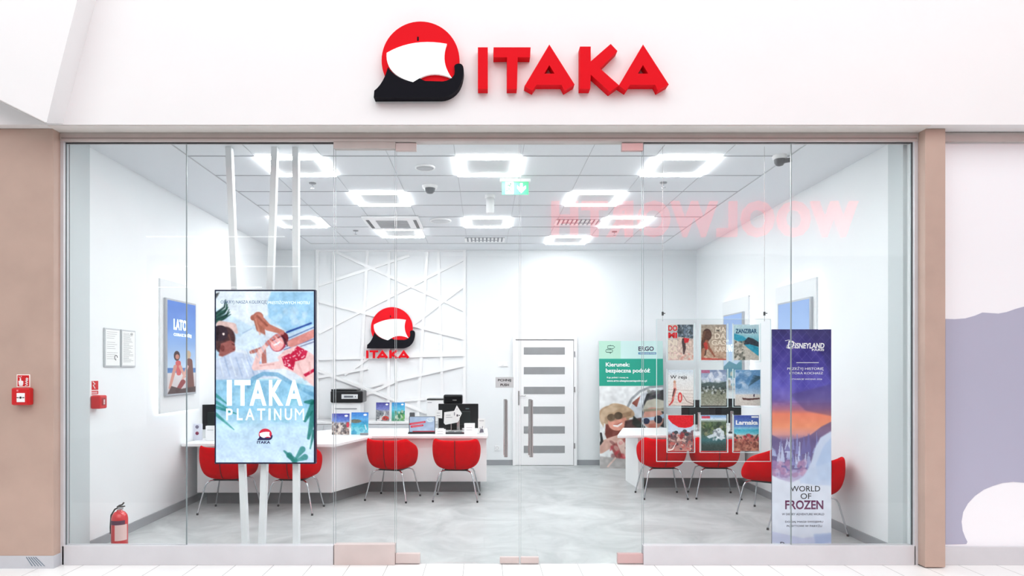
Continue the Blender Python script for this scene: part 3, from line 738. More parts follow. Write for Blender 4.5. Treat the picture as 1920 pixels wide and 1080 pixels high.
c.cap([(60, 262), (52, 330)], 6, (30, 20, 26), .7); c.cap([(120, 300), (128, 326)], 5, (120, 74, 66), .7); c.cap([(140, 352), (152, 358)], 3, (90, 40, 40)); c.cap([(146, 385), (154, 383)], 3, (120, 50, 50))
for i in range(12): c.cap([(205+i*18, 395-i*9), (230+i*20, 470-i*12)], 2, (150, 176, 214) if i % 2 else (240, 246, 252), .6)
for i in range(6): c.cap([(425+i*3, 300+i*9), (450+i*2, 330+i*7)], 2.5, (70, 20, 34), .7)
c.cap([(300, 480), (380, 470)], 4, (206, 150, 150), .6); c.cap([(520, 470), (560, 560)], 6, (214, 160, 160), .5); c.cap([(585, 460), (590, 520)], 5, (220, 168, 166), .5); c.cap([(275, 210), (300, 296)], 5, (222, 156, 136), .6)
c.a = np.stack([blur(c.a[..., k], 1) for k in range(3)], -1); c.noise(5, 30, 22); c.noise(6, 9, 18); c.noise(7, 60, 18)
bx = (x0+.014, x1-.014, z0+.014, z1-.014)
pic = picture(c, bx[0], bx[1], bx[2], bx[3], yt-.0015, M_screen, scr)
def tp_(a, b): return (bx[0]+(a-45)/567*(bx[1]-bx[0]), bx[3]-(b-45)/997*(bx[3]-bx[2]))
M_lw = mat('lit_white_letters', (228, 240, 252), .4, emit=.95); M_ln = mat('lit_navy_letters', (50, 84, 130), .4, emit=.4)
def tvt(s, a0_, b0_, a1_, b1_, m, bold=0.): 
    p = tp_(a0_, b1_); q = tp_(a1_, b0_); return text(s, p[0], p[1], q[0]-p[0], q[1]-p[1], yt-.002, m, scr, bold, .0008)
tvt('ODKRYJ NASZĄ KOLEKCJĘ', 72, 98, 340, 122, M_ln, .0); tvt('PRESTIŻOWYCH HOTELI', 348, 98, 588, 120, M_lw, .0)
for ch_, a0_, a1_ in (('I', 108, 138), ('T', 152, 246), ('A', 240, 338), ('K', 352, 436), ('A', 448, 548)): tvt(ch_, a0_, 562, a1_, 712, M_lw, .032)
for ch_, a0_, a1_ in (('P', 104, 142), ('L', 166, 200), ('A', 216, 268), ('T', 284, 330), ('I', 350, 362), ('N', 382, 424), ('U', 444, 486), ('M', 503, 556)): tvt(ch_, a0_, 728, a1_, 796, M_lw, -.004 if ch_ in 'M' else .014)
ft = lambda a, b: tp_(286+(a-182)/510*88, 845+(b-113)/436*68)
em = B(*(lambda p, q: (p[0], q[0], yt-.0021, yt-.002, q[1], p[1]))(tp_(330, 870), tp_(332, 872))).build('ship_emblem', M_lw, scr)
emblem(em, ft, yt-.003, .001, ms=(mat('lit_red', (200, 30, 60), .4, emit=.5), mat('lit_navy', (30, 24, 80), .4, emit=.3), M_lw))
tvt('ITAKA', 283, 917, 360, 933, mat('lit_navy', (30, 24, 80), .4), .04)

# ------------------------------------------------------------------ free standing blue banner by the glass
yb_ = .20
t = thing('standing_banner', 'tall narrow purple and icy blue banner stand behind the glass, before red chairs', 'banner')
x0, z1 = P(1447.5, 617.5, yb_); x1, _ = P(1558.5, 617, yb_); z0 = .012
B(x0, x1, yb_, yb_+.012, z0, z1).build('panel', mat('banner_back', (90, 95, 110), .5), t)
B(x0-.01, x1+.01, yb_-.05, yb_+.09, 0, .02).build('foot', M_base, t, bevel=.004)
c = Cv(130, 196, 360, 1040, 130)      # crop2 coordinates (scale 2, origin 1380,520)
c.grad([(0, (60, 56, 120)), (.08, (62, 52, 140)), (.25, (92, 84, 186)), (.31, (116, 100, 180)), (.355, (190, 120, 140)), (.375, (246, 140, 112)), (.43, (250, 158, 122)), (.465, (226, 160, 156)), (.49, (130, 112, 160)), (.6, (166, 158, 204)), (.66, (190, 180, 214)), (.70, (226, 232, 246)), (.85, (236, 238, 248)), (1, (240, 242, 250))])
c.noise(2, 40, 46, 196, 470); c.noise(3, 14, 18, 196, 480)
for i in range(14):
    c.cap([(130+i*36-200, 196), (130+i*36, 420)], 1, (130, 130, 200), .3); c.cap([(130+i*36, 196), (130+i*36-200, 420)], 1, (130, 130, 200), .3)
c.poly([(250, 196), (360, 196), (360, 400), (330, 300)], (50, 46, 100), .35, 6)
c.poly([(200, 440), (360, 400), (360, 520), (260, 500)], (86, 74, 130), .5, 6)
c.poly([(130, 590), (150, 600), (170, 612), (230, 605), (280, 590), (320, 560), (360, 540), (360, 720), (130, 720)], (104, 92, 140), .8, 2)
rg = random.Random(5)
for i in range(60):     # plain ice crystals on the far shore
    a = rg.uniform(132, 355); h = rg.uniform(20, 85); b0_ = rg.uniform(645, 725); w_ = rg.uniform(4, 12)
    c.poly([(a-w_, b0_), (a+rg.uniform(-5, 5), b0_-h), (a+w_, b0_)], rg.choice([(176, 186, 226), (146, 150, 206), (206, 214, 242), (116, 110, 170)]), .8)
c.spots(4, 60, (130, 690, 260, 745), (4, 14), [(176, 130, 170), (150, 120, 170), (206, 170, 200)], .6)
c.poly([(130, 740), (160, 755), (205, 768), (260, 745), (300, 700), (360, 680), (360, 1040), (130, 1040)], (228, 234, 248), 1, 3)   # snow bank
c.poly([(236, 770), (262, 730), (282, 690), (296, 640), (318, 600), (360, 575), (360, 780)], (208, 220, 244), 1, 4); c.poly([(300, 700), (330, 630), (360, 600), (360, 760), (310, 760)], (170, 196, 234), .6, 6)
c.poly([(230, 760), (280, 715), (360, 690), (360, 770), (300, 780)], (200, 216, 242), .7, 5)
c.poly([(130, 950), (250, 975), (360, 960), (360, 1000), (240, 1010), (130, 990)], (200, 206, 236), .8, 4); c.poly([(290, 960), (360, 955), (360, 990), (300, 1000)], (150, 178, 226), .5, 5)
c.noise(9, 20, 12)
picture(c, x0, x1, z0, z1, yb_-.001, M_print, t)
def bt(a, b): return P(1380+a/2, 520+b/2, yb_)
def bnt(s, a0_, b0_, a1_, b1_, m, bold=0., shear=0.):
    p = bt(a0_, b1_); q = bt(a1_, b0_); return text(s, p[0], p[1], q[0]-p[0], q[1]-p[1], yb_-.0015, m, t, bold, .0008, shear=shear)
bnt('D', 192, 238, 218, 266, M_inkw, .02, .2); bnt('ISNEYLAND', 220, 246, 331, 267, M_inkw, .03, .15); bnt('PARIS', 284, 268, 330, 276, M_inkw, .02)
m = MB().tube([(q[0], yb_-.002, q[1]) for q in [bt(a, b) for a, b in ((184, 238), (198, 235), (214, 240), (224, 250), (220, 262), (205, 269), (188, 264), (192, 254), (206, 252), (222, 256))]], .002, 6)
m.build('swash', M_inkw, t)
bnt('PRZEŻYJ HISTORIĘ', 192, 335, 328, 350, M_inkw, .0); bnt('KTÓRĄ KOCHASZ', 200, 353, 326, 366, M_inkw, .0); bnt('OTWARCIE WIOSNĄ 2026', 202, 379, 322, 386, M_inkw, 0)
p, q = bt(226, 321), bt(310, 319); B(p[0], q[0], yb_-.002, yb_-.001, p[1], q[1]).build('rule', M_inkw, t)
M_fz = mat('plum_ink', (104, 30, 84), .4)
bnt('WORLD', 204, 782, 315, 803, M_inkb); bnt('OF', 242, 810, 282, 831, M_inkb); bnt('FROZEN', 184, 836, 327, 870, M_fz, .025)
bnt('W DISNEY ADVENTURE WORLD', 172, 884, 330, 892, M_navy, 0); bnt('DODAJ MAGII SWOJEMU', 184, 913, 326, 922, M_navy, 0); bnt('POBYTOWI W PARYŻU', 190, 926, 322, 936, M_navy, 0)
bnt('D', 166, 992, 182, 1008, M_inkb, .01)

# ------------------------------------------------------------------ hanging acrylic display and its nine brochures
yh = .36
t = thing('hanging_display', 'clear acrylic sheet hung on two cables behind the glass with pockets for nine brochures', 'display')
x0, z0 = P(1231, 866, yh); x1, z1 = P(1446, 598, yh)
B(x0, x1, yh+.006, yh+.010, z0, z1).build('acrylic_sheet', M_acr, t)
e = .0025
MB().box(x0, x1, yh+.005, yh+.011, z0, z0+2*e).box(x0, x0+2*e, yh+.005, yh+.011, z0, z1).box(x1-2*e, x1, yh+.005, yh+.011, z0, z1).box(x0, x1, yh+.005, yh+.011, z1-e, z1).build('sheet_edge', M_edge, t)
for px in (1243, 1434):
    x = X(px, yh); MB().cyl((x, yh+.008, z1-.02), (x, yh+.008, ZC), .0016, 6).build('cable', M_steel, t)
    zc_ = Z(588, yh); MB().cyl((x, yh+.008, zc_-.016), (x, yh+.008, zc_+.016), .009, 10).cyl((x+.008, yh+.0, zc_+.002), (x+.02, yh+.0, zc_+.002), .004, 8).build('cable_grip', mat('grip_dark', (60, 60, 62), .4), t)
COLS = [(1252.5, 1300), (1314.5, 1362), (1376, 1423)]; ROWS = [(608.5, 675.5), (693.5, 760.5), (778.5, 845.5)]
for r_ in ROWS:
    for cc in COLS:
        a0_, b0_ = P(cc[0]-2.5, r_[1]+3, yh); a1_, b1_ = P(cc[1]+2.5, r_[0]-2, yh)
        MB().box(a0_, a0_+e, yh-.012, yh+.005, b0_, b1_).box(a1_-e, a1_, yh-.012, yh+.005, b0_, b1_).box(a0_, a1_, yh-.012, yh+.005, b0_, b0_+e).build('pocket_edge', M_edge, t)
def art(k, c):
    if k == 0:
        c.grad([(0, (210, 196, 184)), (.3, (190, 196, 204)), (.45, (216, 200, 190)), (1, (236, 206, 196))])
        c.poly([(165, 75), (278, 75), (278, 190), (165, 180)], (80, 96, 108), 1, 1); c.spots(1, 60, (165, 75, 278, 180), (5, 14), [(44, 60, 64), (110, 130, 150), (70, 84, 90), (150, 166, 180)], .8)
        c.poly([(165, 165), (278, 180), (278, 338), (165, 338)], (218, 196, 184), 1, 2); c.noise(2, 9, 60, 180)
        c.cap([(206, 200), (212, 250), (208, 290)], [14, 12, 5], (74, 60, 62)); c.poly([(205, 172), (250, 178), (242, 206), (215, 214)], (210, 34, 48), 1, 0); c.ell(203, 184, 8, 8, (60, 36, 34)); c.spots(3, 12, (180, 290, 278, 335), (4, 12), [(226, 150, 136)], .5)
    if k == 1:
        c.grad([(0, (168, 156, 142)), (.5, (186, 168, 148)), (1, (196, 160, 136))]); c.noise(4, 10, 50)
        c.ell(385, 150, 34, 44, (74, 50, 42)); c.cap([(385, 150), (365, 210), (360, 290)], [28, 24, 18], (92, 62, 50)); c.cap([(380, 200), (400, 250), (440, 310)], [12, 9, 6], (156, 96, 74)); c.cap([(372, 220), (380, 250)], [14, 12], (210, 60, 50), .8); c.cap([(360, 260), (350, 320)], [12, 10], (176, 120, 96))
        c.poly([(342, 320), (528, 330), (528, 338), (342, 338)], (200, 70, 62), .8, 1); c.cap([(366, 130), (352, 180)], 8, (120, 84, 62), .7)
    if k == 2:
        c.grad([(0, (196, 224, 232)), (.25, (170, 212, 222)), (.5, (96, 186, 204)), (1, (200, 196, 186))])
        c.poly([(582, 140), (650, 160), (770, 250), (770, 310), (690, 260), (582, 210)], (42, 160, 190), 1, 3); c.poly([(640, 215), (690, 168), (730, 180), (770, 205), (770, 240), (700, 220), (650, 225)], (44, 58, 70), 1, 1)
        c.poly([(582, 185), (650, 215), (690, 250), (770, 310), (770, 338), (582, 338)], (206, 200, 188), 1, 2); c.spots(5, 50, (582, 200, 660, 335), (5, 15), [(88, 92, 84), (130, 130, 120), (170, 166, 154)], .75); c.noise(5, 8, 30, 200)
    if k == 3:
        c.grad([(0, (214, 228, 240)), (.2, (240, 242, 244)), (.6, (240, 234, 230)), (1, (232, 214, 206))])
        for i in range(6): c.cap([(90, 560+i*22), (280, 570+i*26)], 1.2, (170, 150, 140), .7)
        c.cap([(140, 500), (142, 560)], [8, 12], (236, 190, 176)); c.ell(140, 506, 9, 9, (214, 160, 130)); c.cap([(142, 560), (120, 660)], [12, 6], (214, 120, 110)); c.cap([(140, 560), (126, 610)], [5, 4], (70, 50, 50)); c.ell(180, 620, 17, 38, (222, 60, 60)); c.ell(180, 620, 8, 24, (240, 190, 180)); c.cap([(130, 640), (100, 680)], 5, (200, 60, 60)); c.cap([(200, 600), (230, 650), (280, 670)], 2, (120, 90, 80))
    if k == 4:
        c.grad([(0, (120, 140, 176)), (.25, (196, 208, 228)), (.38, (120, 140, 140)), (.5, (104, 112, 100)), (.7, (136, 140, 122)), (1, (160, 160, 146))])
        c.spots(6, 26, (340, 430, 528, 500), (10, 26), [(228, 234, 244), (150, 168, 200)], .7); c.poly([(340, 520), (400, 505), (470, 515), (528, 500), (528, 560), (340, 560)], (74, 92, 92), .9, 1); c.spots(7, 40, (340, 540, 528, 590), (4, 12), [(52, 60, 56), (200, 206, 206)], .7); c.noise(7, 7, 46, 560)
        c.poly([(342, 416), (405, 416), (405, 440), (342, 440)], (196, 96, 130), .8)
    if k == 5:
        c.grad([(0, (110, 160, 204)), (.3, (96, 150, 200)), (.5, (130, 172, 212)), (.66, (180, 206, 228)), (.7, (226, 220, 214)), (1, (214, 206, 198))]); c.spots(8, 24, (596, 440, 700, 540), (12, 34), [(196, 216, 236), (76, 128, 176)], .5)
        for i in range(9): c.cap([(790, 470), (730-4*i, 455+i*10)], [7, 2], (60, 96, 116), .85)
        c.poly([(648, 622), (700, 628), (782, 622), (782, 634), (700, 642), (655, 638)], (96, 60, 56), 1); c.ell(738, 606, 6, 12, (80, 70, 90))
    if k == 6:
        c.grad([(0, (196, 212, 236)), (.45, (206, 220, 238)), (.6, (120, 90, 92)), (1, (206, 140, 130))]); c.spots(9, 70, (88, 880, 284, 1016), (6, 20), [(150, 44, 50), (70, 60, 74), (226, 190, 178), (110, 80, 84), (196, 96, 90)], .8)
        for a, b_ in ((150, 880), (215, 870), (230, 895)): c.cap([(a, b_+60), (a, b_)], 2, (74, 64, 70)); c.ell(a, b_, 16, 12, (64, 72, 80))
        c.poly([(85, 752), (284, 752), (284, 820), (262, 838), (220, 848), (170, 842), (120, 812), (88, 775)], (226, 14, 34), 1, 1); c.cap([(90, 1014), (125, 1005), (150, 960)], [5, 4, 2], (255, 240, 235))
    if k == 7:
        c.grad([(0, (110, 160, 214)), (.12, (226, 238, 248)), (.2, (90, 110, 84)), (.5, (80, 100, 86)), (.7, (60, 110, 116)), (.85, (50, 70, 66)), (1, (40, 58, 56))]); c.spots(10, 60, (342, 810, 528, 900), (6, 20), [(60, 84, 52), (104, 124, 84), (140, 140, 110), (56, 70, 60)], .8)
        c.poly([(455, 850), (480, 845), (510, 880), (515, 920), (490, 940), (450, 910), (400, 925), (380, 910), (430, 890)], (214, 224, 232), .95, 1); c.spots(11, 30, (430, 860, 515, 930), (4, 12), [(120, 130, 140), (240, 244, 250)], .7)
        c.poly([(345, 760), (408, 760), (408, 776), (345, 776)], (220, 60, 80), .9, 1)
    if k == 8:
        c.grad([(0, (66, 84, 168)), (.3, (96, 140, 206)), (.37, (140, 200, 226)), (.42, (60, 178, 204)), (.53, (130, 206, 220)), (.56, (206, 196, 186)), (.65, (190, 110, 100)), (1, (170, 110, 90))]); c.spots(12, 40, (588, 900, 776, 960), (5, 16), [(110, 50, 50), (200, 60, 70), (226, 170, 150), (70, 60, 56)], .8); c.spots(13, 50, (588, 950, 776, 1016), (6, 20), [(150, 80, 64), (206, 140, 116), (120, 60, 52)], .7)
        c.poly([(714, 760), (768, 760), (768, 772), (714, 772)], (240, 244, 250), 1)
    c.noise(20+k, 6, 26)
LBB = ['travel brochure with red headline and a walker, top row, nearest the green-headed board', 'sepia travel brochure with a crouching figure, middle of the top row on the acrylic display', 'turquoise coast brochure titled ZANZIBAR in the top row',
       'pale brochure with a figure and red wheel, middle row under the red headline brochure', 'grey green landscape brochure in the centre of the nine', 'blue beach brochure with a dark boat on the sand',
       'brochure with a red rounded top over palms and people, bottom row', 'dark green brochure with a white waterfall, middle of the bottom row', 'brochure titled Larnaka above a sea and red beach crowd']
SX = lambda a: 1230+a/4.0; SY = lambda b: 590+b/4.0
BX = [(90, 280), (340, 528), (582, 772)]; BY = [(74, 340), (414, 682), (752, 1018)]
for k in range(9):
    i, j = k % 3, k//3; px0, px1 = COLS[i]; py0, py1 = ROWS[j]
    if k == 5: px0 += 2.5; px1 += 2.5
    p = P(px0, py1, yh-.006); q = P(px1, py0, yh-.006)
    t = thing('brochure', LBB[k], 'brochure', (0, 0, 0), 0, 'brochures on the hanging acrylic display')
    B(p[0], q[0], yh-.006, yh+.003, p[1], q[1]).build('pages', M_doc, t)
    c = Cv(BX[i][0]+(14 if k == 5 else 0), BY[j][0], BX[i][1]+(14 if k == 5 else 0), BY[j][1], 76); art(k, c)
    picture(c, p[0]+.0006, q[0]-.0006, p[1]+.0006, q[1]-.0006, yh-.0066, M_print, t, 'cover_picture')
    def bro(s, a0_, b0_, a1_, b1_, m, bold=0.02):
        u0 = P(SX(a0_), SY(b1_), yh-.006); u1 = P(SX(a1_), SY(b0_), yh-.006)
        text(s, u0[0], u0[1], u1[0]-u0[0], u1[1]-u0[1], yh-.0068, m, t, bold, .0008)
    cream = mat('cream_ink', (236, 222, 204), .5)
    if k == 0: bro('DO', 92, 80, 160, 122, M_inkr, .03); bro('MI', 92, 134, 158, 176, M_inkr, .05); bro('NI', 92, 188, 158, 230, cream, .05); bro('KA', 92, 240, 164, 282, cream, .05); bro('NA', 92, 292, 164, 332, cream, .05)
    if k == 1: bro('MA', 446, 92, 524, 132, cream); bro('DA', 440, 140, 524, 182, cream); bro('GAS', 416, 190, 526, 230, cream); bro('KAR', 440, 240, 526, 278, cream)
    if k == 2: bro('ZANZIBAR', 596, 106, 756, 140, mat('teal_ink', (20, 84, 120), .5), .03)
    if k == 3: bro('W rejs', 106, 455, 232, 488, M_inkb, .01)
    if k == 8: bro('Larnaka', 598, 792, 764, 826, M_inkw, .04)
# ------------------------------------------------------------------ leaning board by the back wall
yl = 5.02
t = thing('display_board', 'tall leaning board with green headline band and two people in sun hats and sunglasses', 'board', (X(1185.5, yl), yl, 0), 0)
t.rotation_euler = (math.radians(-3), 0, 0)
sc_ = 1240/(yl+D); W_ = 121/sc_; H_ = (877-637)/sc_
B(-W_/2, W_/2, 0, .02, 0, H_).build('panel', mat('board_edge', (200, 206, 206), .5), t)
c = Cv(48, 243, 430, 1003, 170)       # crop (1110,560) scale 3.176
c.a[:] = (226, 230, 232)
c.poly([(48, 243), (430, 243), (430, 351), (48, 351)], (200, 230, 226)); c.poly([(48, 243), (178, 243), (178, 351), (48, 351)], (182, 224, 204))
c.poly([(48, 351), (430, 351), (430, 513), (48, 513)], (10, 158, 134)); 
c.poly([(48, 513), (430, 513), (430, 1003), (48, 1003)], (232, 234, 234)); c.noise(1, 60, 10, 513)
c.cap([(215, 640), (240, 590), (290, 545), (350, 520), (430, 515)], 7, (150, 154, 158)); c.poly([(230, 640), (300, 560), (430, 520), (430, 760), (260, 760)], (206, 212, 218), 1, 1)
c.poly([(240, 615), (292, 572), (270, 640)], (140, 70, 56)); c.poly([(305, 625), (330, 560), (430, 535), (430, 760), (300, 720)], (36, 38, 40), 1, 1); c.spots(2, 20, (340, 545, 425, 600), (10, 20), [(70, 50, 70), (96, 100, 92), (40, 44, 40)], .6)
c.poly([(300, 655), (330, 600), (380, 588), (430, 600), (430, 665)], (192, 188, 172), 1, 1); c.ell(365, 705, 62, 64, (206, 150, 134)); c.cap([(310, 660), (430, 650)], 7, (150, 140, 120))
c.cap([(308, 712), (400, 704), (430, 690)], [10, 10, 12], (182, 206, 226)); c.ell(325, 722, 20, 18, (34, 40, 70)); c.ell(396, 712, 24, 24, (28, 30, 52)); c.poly([(340, 738), (380, 735), (380, 768), (340, 768)], (206, 120, 104), .8, 2)
c.ell(135, 690, 92, 62, (176, 146, 116), 1, .1); c.ell(180, 660, 80, 36, (190, 160, 128), 1, .35); c.poly([(50, 720), (60, 660), (130, 620), (180, 640), (80, 700), (72, 760)], (196, 170, 140), 1, 2)
c.poly([(85, 740), (200, 750), (180, 840), (140, 880), (100, 850), (80, 800)], (110, 44, 34), 1, 2); c.ell(155, 728, 56, 50, (226, 156, 136), 1, -.3)
c.poly([(95, 700), (240, 660), (235, 690), (110, 728)], (150, 118, 90), .8, 2); c.ell(118, 700, 24, 21, (104, 84, 62)); c.ell(160, 690, 25, 22, (92, 74, 54)); c.cap([(135, 748), (155, 752), (178, 735)], 6, (250, 240, 235)); c.cap([(132, 742), (155, 742), (180, 728)], 2, (170, 70, 60))
c.poly([(200, 720), (300, 700), (300, 800), (190, 790)], (70, 40, 38), .9, 3); c.poly([(250, 690), (320, 760), (300, 780), (240, 740)], (40, 44, 40), 1, 2)
c.cap([(52, 880), (110, 850), (190, 820)], [34, 30, 26], (206, 164, 150)); c.poly([(110, 870), (200, 820), (250, 830), (250, 960), (150, 950)], (170, 90, 86), 1, 3); c.cap([(170, 850), (215, 940)], [20, 26], (218, 186, 176)); c.spots(5, 16, (110, 850, 220, 960), (8, 22), [(206, 60, 74), (226, 196, 186), (120, 60, 60)], .6)
c.poly([(48, 930), (250, 950), (430, 940), (430, 1003), (48, 1003)], (176, 172, 170), 1, 4); c.cap([(56, 795), (62, 840), (50, 860)], [6, 8, 5], (24, 24, 26)); c.cap([(95, 990), (140, 940)], 5, (226, 196, 186)); c.noise(7, 14, 30, 520); c.noise(8, 40, 30, 520); c.a = np.stack([blur(c.a[..., k], 1) for k in range(3)], -1)
picture(c, -W_/2, W_/2, 0, H_, -.0012, M_print, t)
def el(s, a0_, b0_, a1_, b1_, m, bold=.02):
    u = lambda a: -W_/2+(a-48)/382*W_; v = lambda b: H_-(b-243)/760*H_
    return text(s, u(a0_), v(b1_), u(a1_)-u(a0_), v(b0_)-v(b1_), -.0015, m, t, bold, .001)
el('ERGO', 284, 276, 376, 303, mat('plum_dark_ink', (50, 26, 66), .5), .03)
u = lambda a: -W_/2+(a-48)/382*W_; v = lambda b: H_-(b-243)/760*H_
B(u(283), u(393), -.0025, -.0012, v(324), v(311)).build('tag_strip', mat('blue_ink', (60, 130, 170), .5), t)
text('Ubezpieczenia Podróży', u(290), v(322), u(386)-u(290), v(313)-v(322), -.0027, M_inkw, t, .01, .0006)
el('Kierunek:', 88, 372, 230, 397, M_inkw, .02); el('bezpieczna podróż', 88, 406, 352, 440, M_inkw, .02)
el('Kup polisę i ruszaj na', 94, 457, 222, 470, M_inkw, .01); el('www.ergo-ubezpieczeniapodrozy.pl', 94, 476, 332, 491, M_inkw, .02)
m = MB()
for (cx_, cz_, rx, s_) in ((120, 280, 20, 1), (112, 303, 20, -1)):
    loop = [(u(cx_-rx), v(cz_-8)), (u(cx_+rx-6), v(cz_-8)), (u(cx_+rx+(3 if s_ > 0 else -2)), v(cz_)), (u(cx_+rx-6), v(cz_+8)), (u(cx_-rx), v(cz_+8)), (u(cx_-rx-(0 if s_ > 0 else 4)), v(cz_))]
    m.tube([(a, -.003, b) for a, b in loop], .004, 6, closed=True)
for z_ in ((266, 272), (288, 295), (312, 320)): m.tube([(u(116), -.003, v(z_[0])), (u(116), -.003, v(z_[1]))], .004, 6)
m.build('signpost_symbol', M_green, t)

# ------------------------------------------------------------------ lit wall posters
def wall_poster(side, y0, y1, p0, p1, label, kind):
    s_ = -1 if side == 'l' else 1
    xw = XL if side == 'l' else XR
    t = thing('lit_wall_poster', label, 'poster', (xw, (y0+y1)/2, 0), math.pi/2 if side == 'l' else -math.pi/2, 'framed posters on halo lit wall panels')
    # local: +x along wall, facing -y into the room
    L = (y1-y0)/2; z0, z1 = 1.10, 2.505
    B(-L, L, -.055, -.03, z0, z1).build('backing_panel', mat('pale_grey_panel', (228, 231, 233), .5), t, bevel=.002)
    h = MB().box(-L+.03, L-.03, -.03, -.012, z0+.02, z0+.035).box(-L+.03, L-.03, -.03, -.012, z1-.035, z1-.02).box(-L+.02, -L+.035, -.03, -.012, z0+.02, z1-.02).box(L-.035, L-.02, -.03, -.012, z0+.02, z1-.02)
    h.build('halo_strip', M_halo, t)
    B(-L+.06, L-.06, -.03, 0, z0+.06, z1-.06).build('spacer', M_white, t)
    q = (y0+y1)/2; a, b = (p0-q, p1-q) if side == 'l' else (q-p1, q-p0)
    B(a, b, -.085, -.055, 1.28, 2.31).build('frame', mat('poster_frame', (190, 194, 200), .3, metal=.5), t, bevel=.003)
    c = Cv(590, 190, 742, 715, 90)
    c.grad([(0, (88, 138, 226)), (.3, (112, 160, 236)), (.6, (176, 206, 244)), (.72, (196, 220, 246)), (.725, (70, 120, 190)), (.77, (90, 140, 200)), (.78, (226, 222, 226)), (1, (206, 196, 200))]); c.noise(3, 40, 14)
    if kind: c.a = c.a*.5+np.array((214, 230, 252))*.5
    if kind == 0:
        c.ell(638, 500, 16, 28, (66, 40, 46)); c.ell(640, 505, 10, 14, (206, 140, 124)); c.cap([(645, 540), (648, 600)], [14, 12], (214, 90, 92)); c.cap([(630, 560), (602, 680)], [9, 6], (214, 150, 136)); c.cap([(655, 560), (680, 620)], [8, 6], (220, 160, 146))
        c.ell(700, 490, 14, 24, (206, 180, 150)); c.cap([(705, 530), (712, 690)], [18, 22], (120, 74, 66)); c.cap([(695, 560), (650, 690)], [7, 6], (226, 176, 166)); c.cap([(670, 650), (640, 700)], [14, 10], (150, 60, 66)); c.poly([(590, 715), (610, 670), (660, 690), (742, 680), (742, 715)], (70, 50, 50), .9, 2)
    else:
        c.poly([(590, 560), (640, 520), (700, 545), (742, 510), (742, 640), (590, 640)], (70, 130, 150), .8, 2); c.spots(4, 30, (590, 600, 742, 715), (6, 18), [(206, 196, 180), (150, 140, 126), (80, 140, 170)], .7)
    picture(c, a+.02, b-.02, 1.30, 2.29, -.0862, M_lightbox, t)
    W_ = b-a-.04
    def lt(s, u0, v0, u1, v1): text(s, a+.02+W_*u0, 2.29-.99*v1, W_*(u1-u0), .99*(v1-v0), -.0866, M_lw, t, .04, .0008)
    if kind == 0: lt('LATO', .2, .19, .66, .31); lt('CORAZ BLIŻEJ', .2, .335, .84, .385)
    else: lt('HOTELE', .14, .33, .3, .36); lt('ZANZIBAR', .14, .4, .86, .5)
    return t
wall_poster('l', 1.51, 2.45, 1.58, 2.29, 'blue framed summer poster with LATO headline on the left wall', 0)
wall_poster('r', 1.42, 2.36, 1.48, 2.24, 'blue framed poster on the right wall rising behind the purple banner', 1)
wall_poster('r', 3.15, 4.08, 3.27, 3.96, 'blue framed poster on the right wall deeper in, behind the brochures', 2)

# ------------------------------------------------------------------ left wall items
def on_left(name, label, cat, y, z, group=None): return thing(name, label, cat, (XL+.001, y, z), math.pi/2, group)
for k, (ya, yb2) in enumerate(((.58, .83), (.85, 1.10))):
    t = on_left('document_frame', ['framed notice with a round stamp on the left wall, nearer the glass', 'framed notice of fine text on the left wall, farther from the glass'][k], 'frame', (ya+yb2)/2, 1.76, 'framed notices on the left wall')
    h = (yb2-ya)/2
    MB().box(-h, h, -.014, 0, -.175, .175).build('frame', mat('frame_silver', (196, 200, 203), .35, metal=.4), t, bevel=.002)
    B(-h+.014, h-.014, -.0155, -.014, -.161, .161).build('sheet', M_doc, t)
    m = MB(); rg = random.Random(k)
    for i in range(15 if k == 0 else 24):
        z = .14-i*(.28/(15 if k == 0 else 24)); w_ = rg.uniform(.5, .95)*(2*h-.06)
        if i % 5 != 4 or k: m.box(-h+.03, -h+.03+w_, -.0162, -.0155, z, z+.003)
    m.build('text_lines', mat('print_grey', (150, 153, 158), .6), t)
    if k == 0: MB().tube([(.05+.022*math.cos(a), -.0165, -.09+.022*math.sin(a)) for a in [2*math.pi*i/16 for i in range(13)]], .003, 6).build('stamp', M_inkb, t)
    else: MB().tube([(.05+.016*math.cos(a), -.0165, .14+.008*math.sin(a)) for a in [2*math.pi*i/16 for i in range(16)]], .002, 6, closed=True).build('stamp', M_inkb, t)
t = on_left('fire_sign', 'small red and white emergency sign above the red box on the left wall', 'sign', .43, 1.405)
t.rotation_euler = (0, 0, math.pi/2-.25)
B(-.055, .055, -.004, 0, -.065, .065).build('plate', M_white, t); B(-.048, .048, -.005, -.004, -.02, .058).build('red_field', M_redpl, t); B(-.048, .048, -.005, -.004, -.058, -.028).build('red_field', M_redpl, t)
MB().tube([(-.012, -.006, .052), (.012, -.006, .03), (-.008, -.006, .022), (.012, -.006, -.008)], .004, 6).build('flash_symbol', M_inkw, t)
for k in range(2): B(-.04, .036, -.006, -.005, -.042-k*.009, -.038-k*.009).build('text_line', M_inkw, t)
t = on_left('power_switch_box', 'red wall box below the small emergency sign on the left wall', 'box', .44, 1.28)
B(-.055, .055, -.085, 0, -.058, .058).build('housing', M_redpl, t, bevel=.012)
B(-.03, .03, -.088, -.085, -.03, .035).build('face', mat('red_dark', (160, 10, 18), .4), t, bevel=.003); m = MB()
for k in range(4): m.box(-.008, .012, -.0895, -.088, -.02+k*.011, -.014+k*.011)
m.build('mark', M_inkw, t)
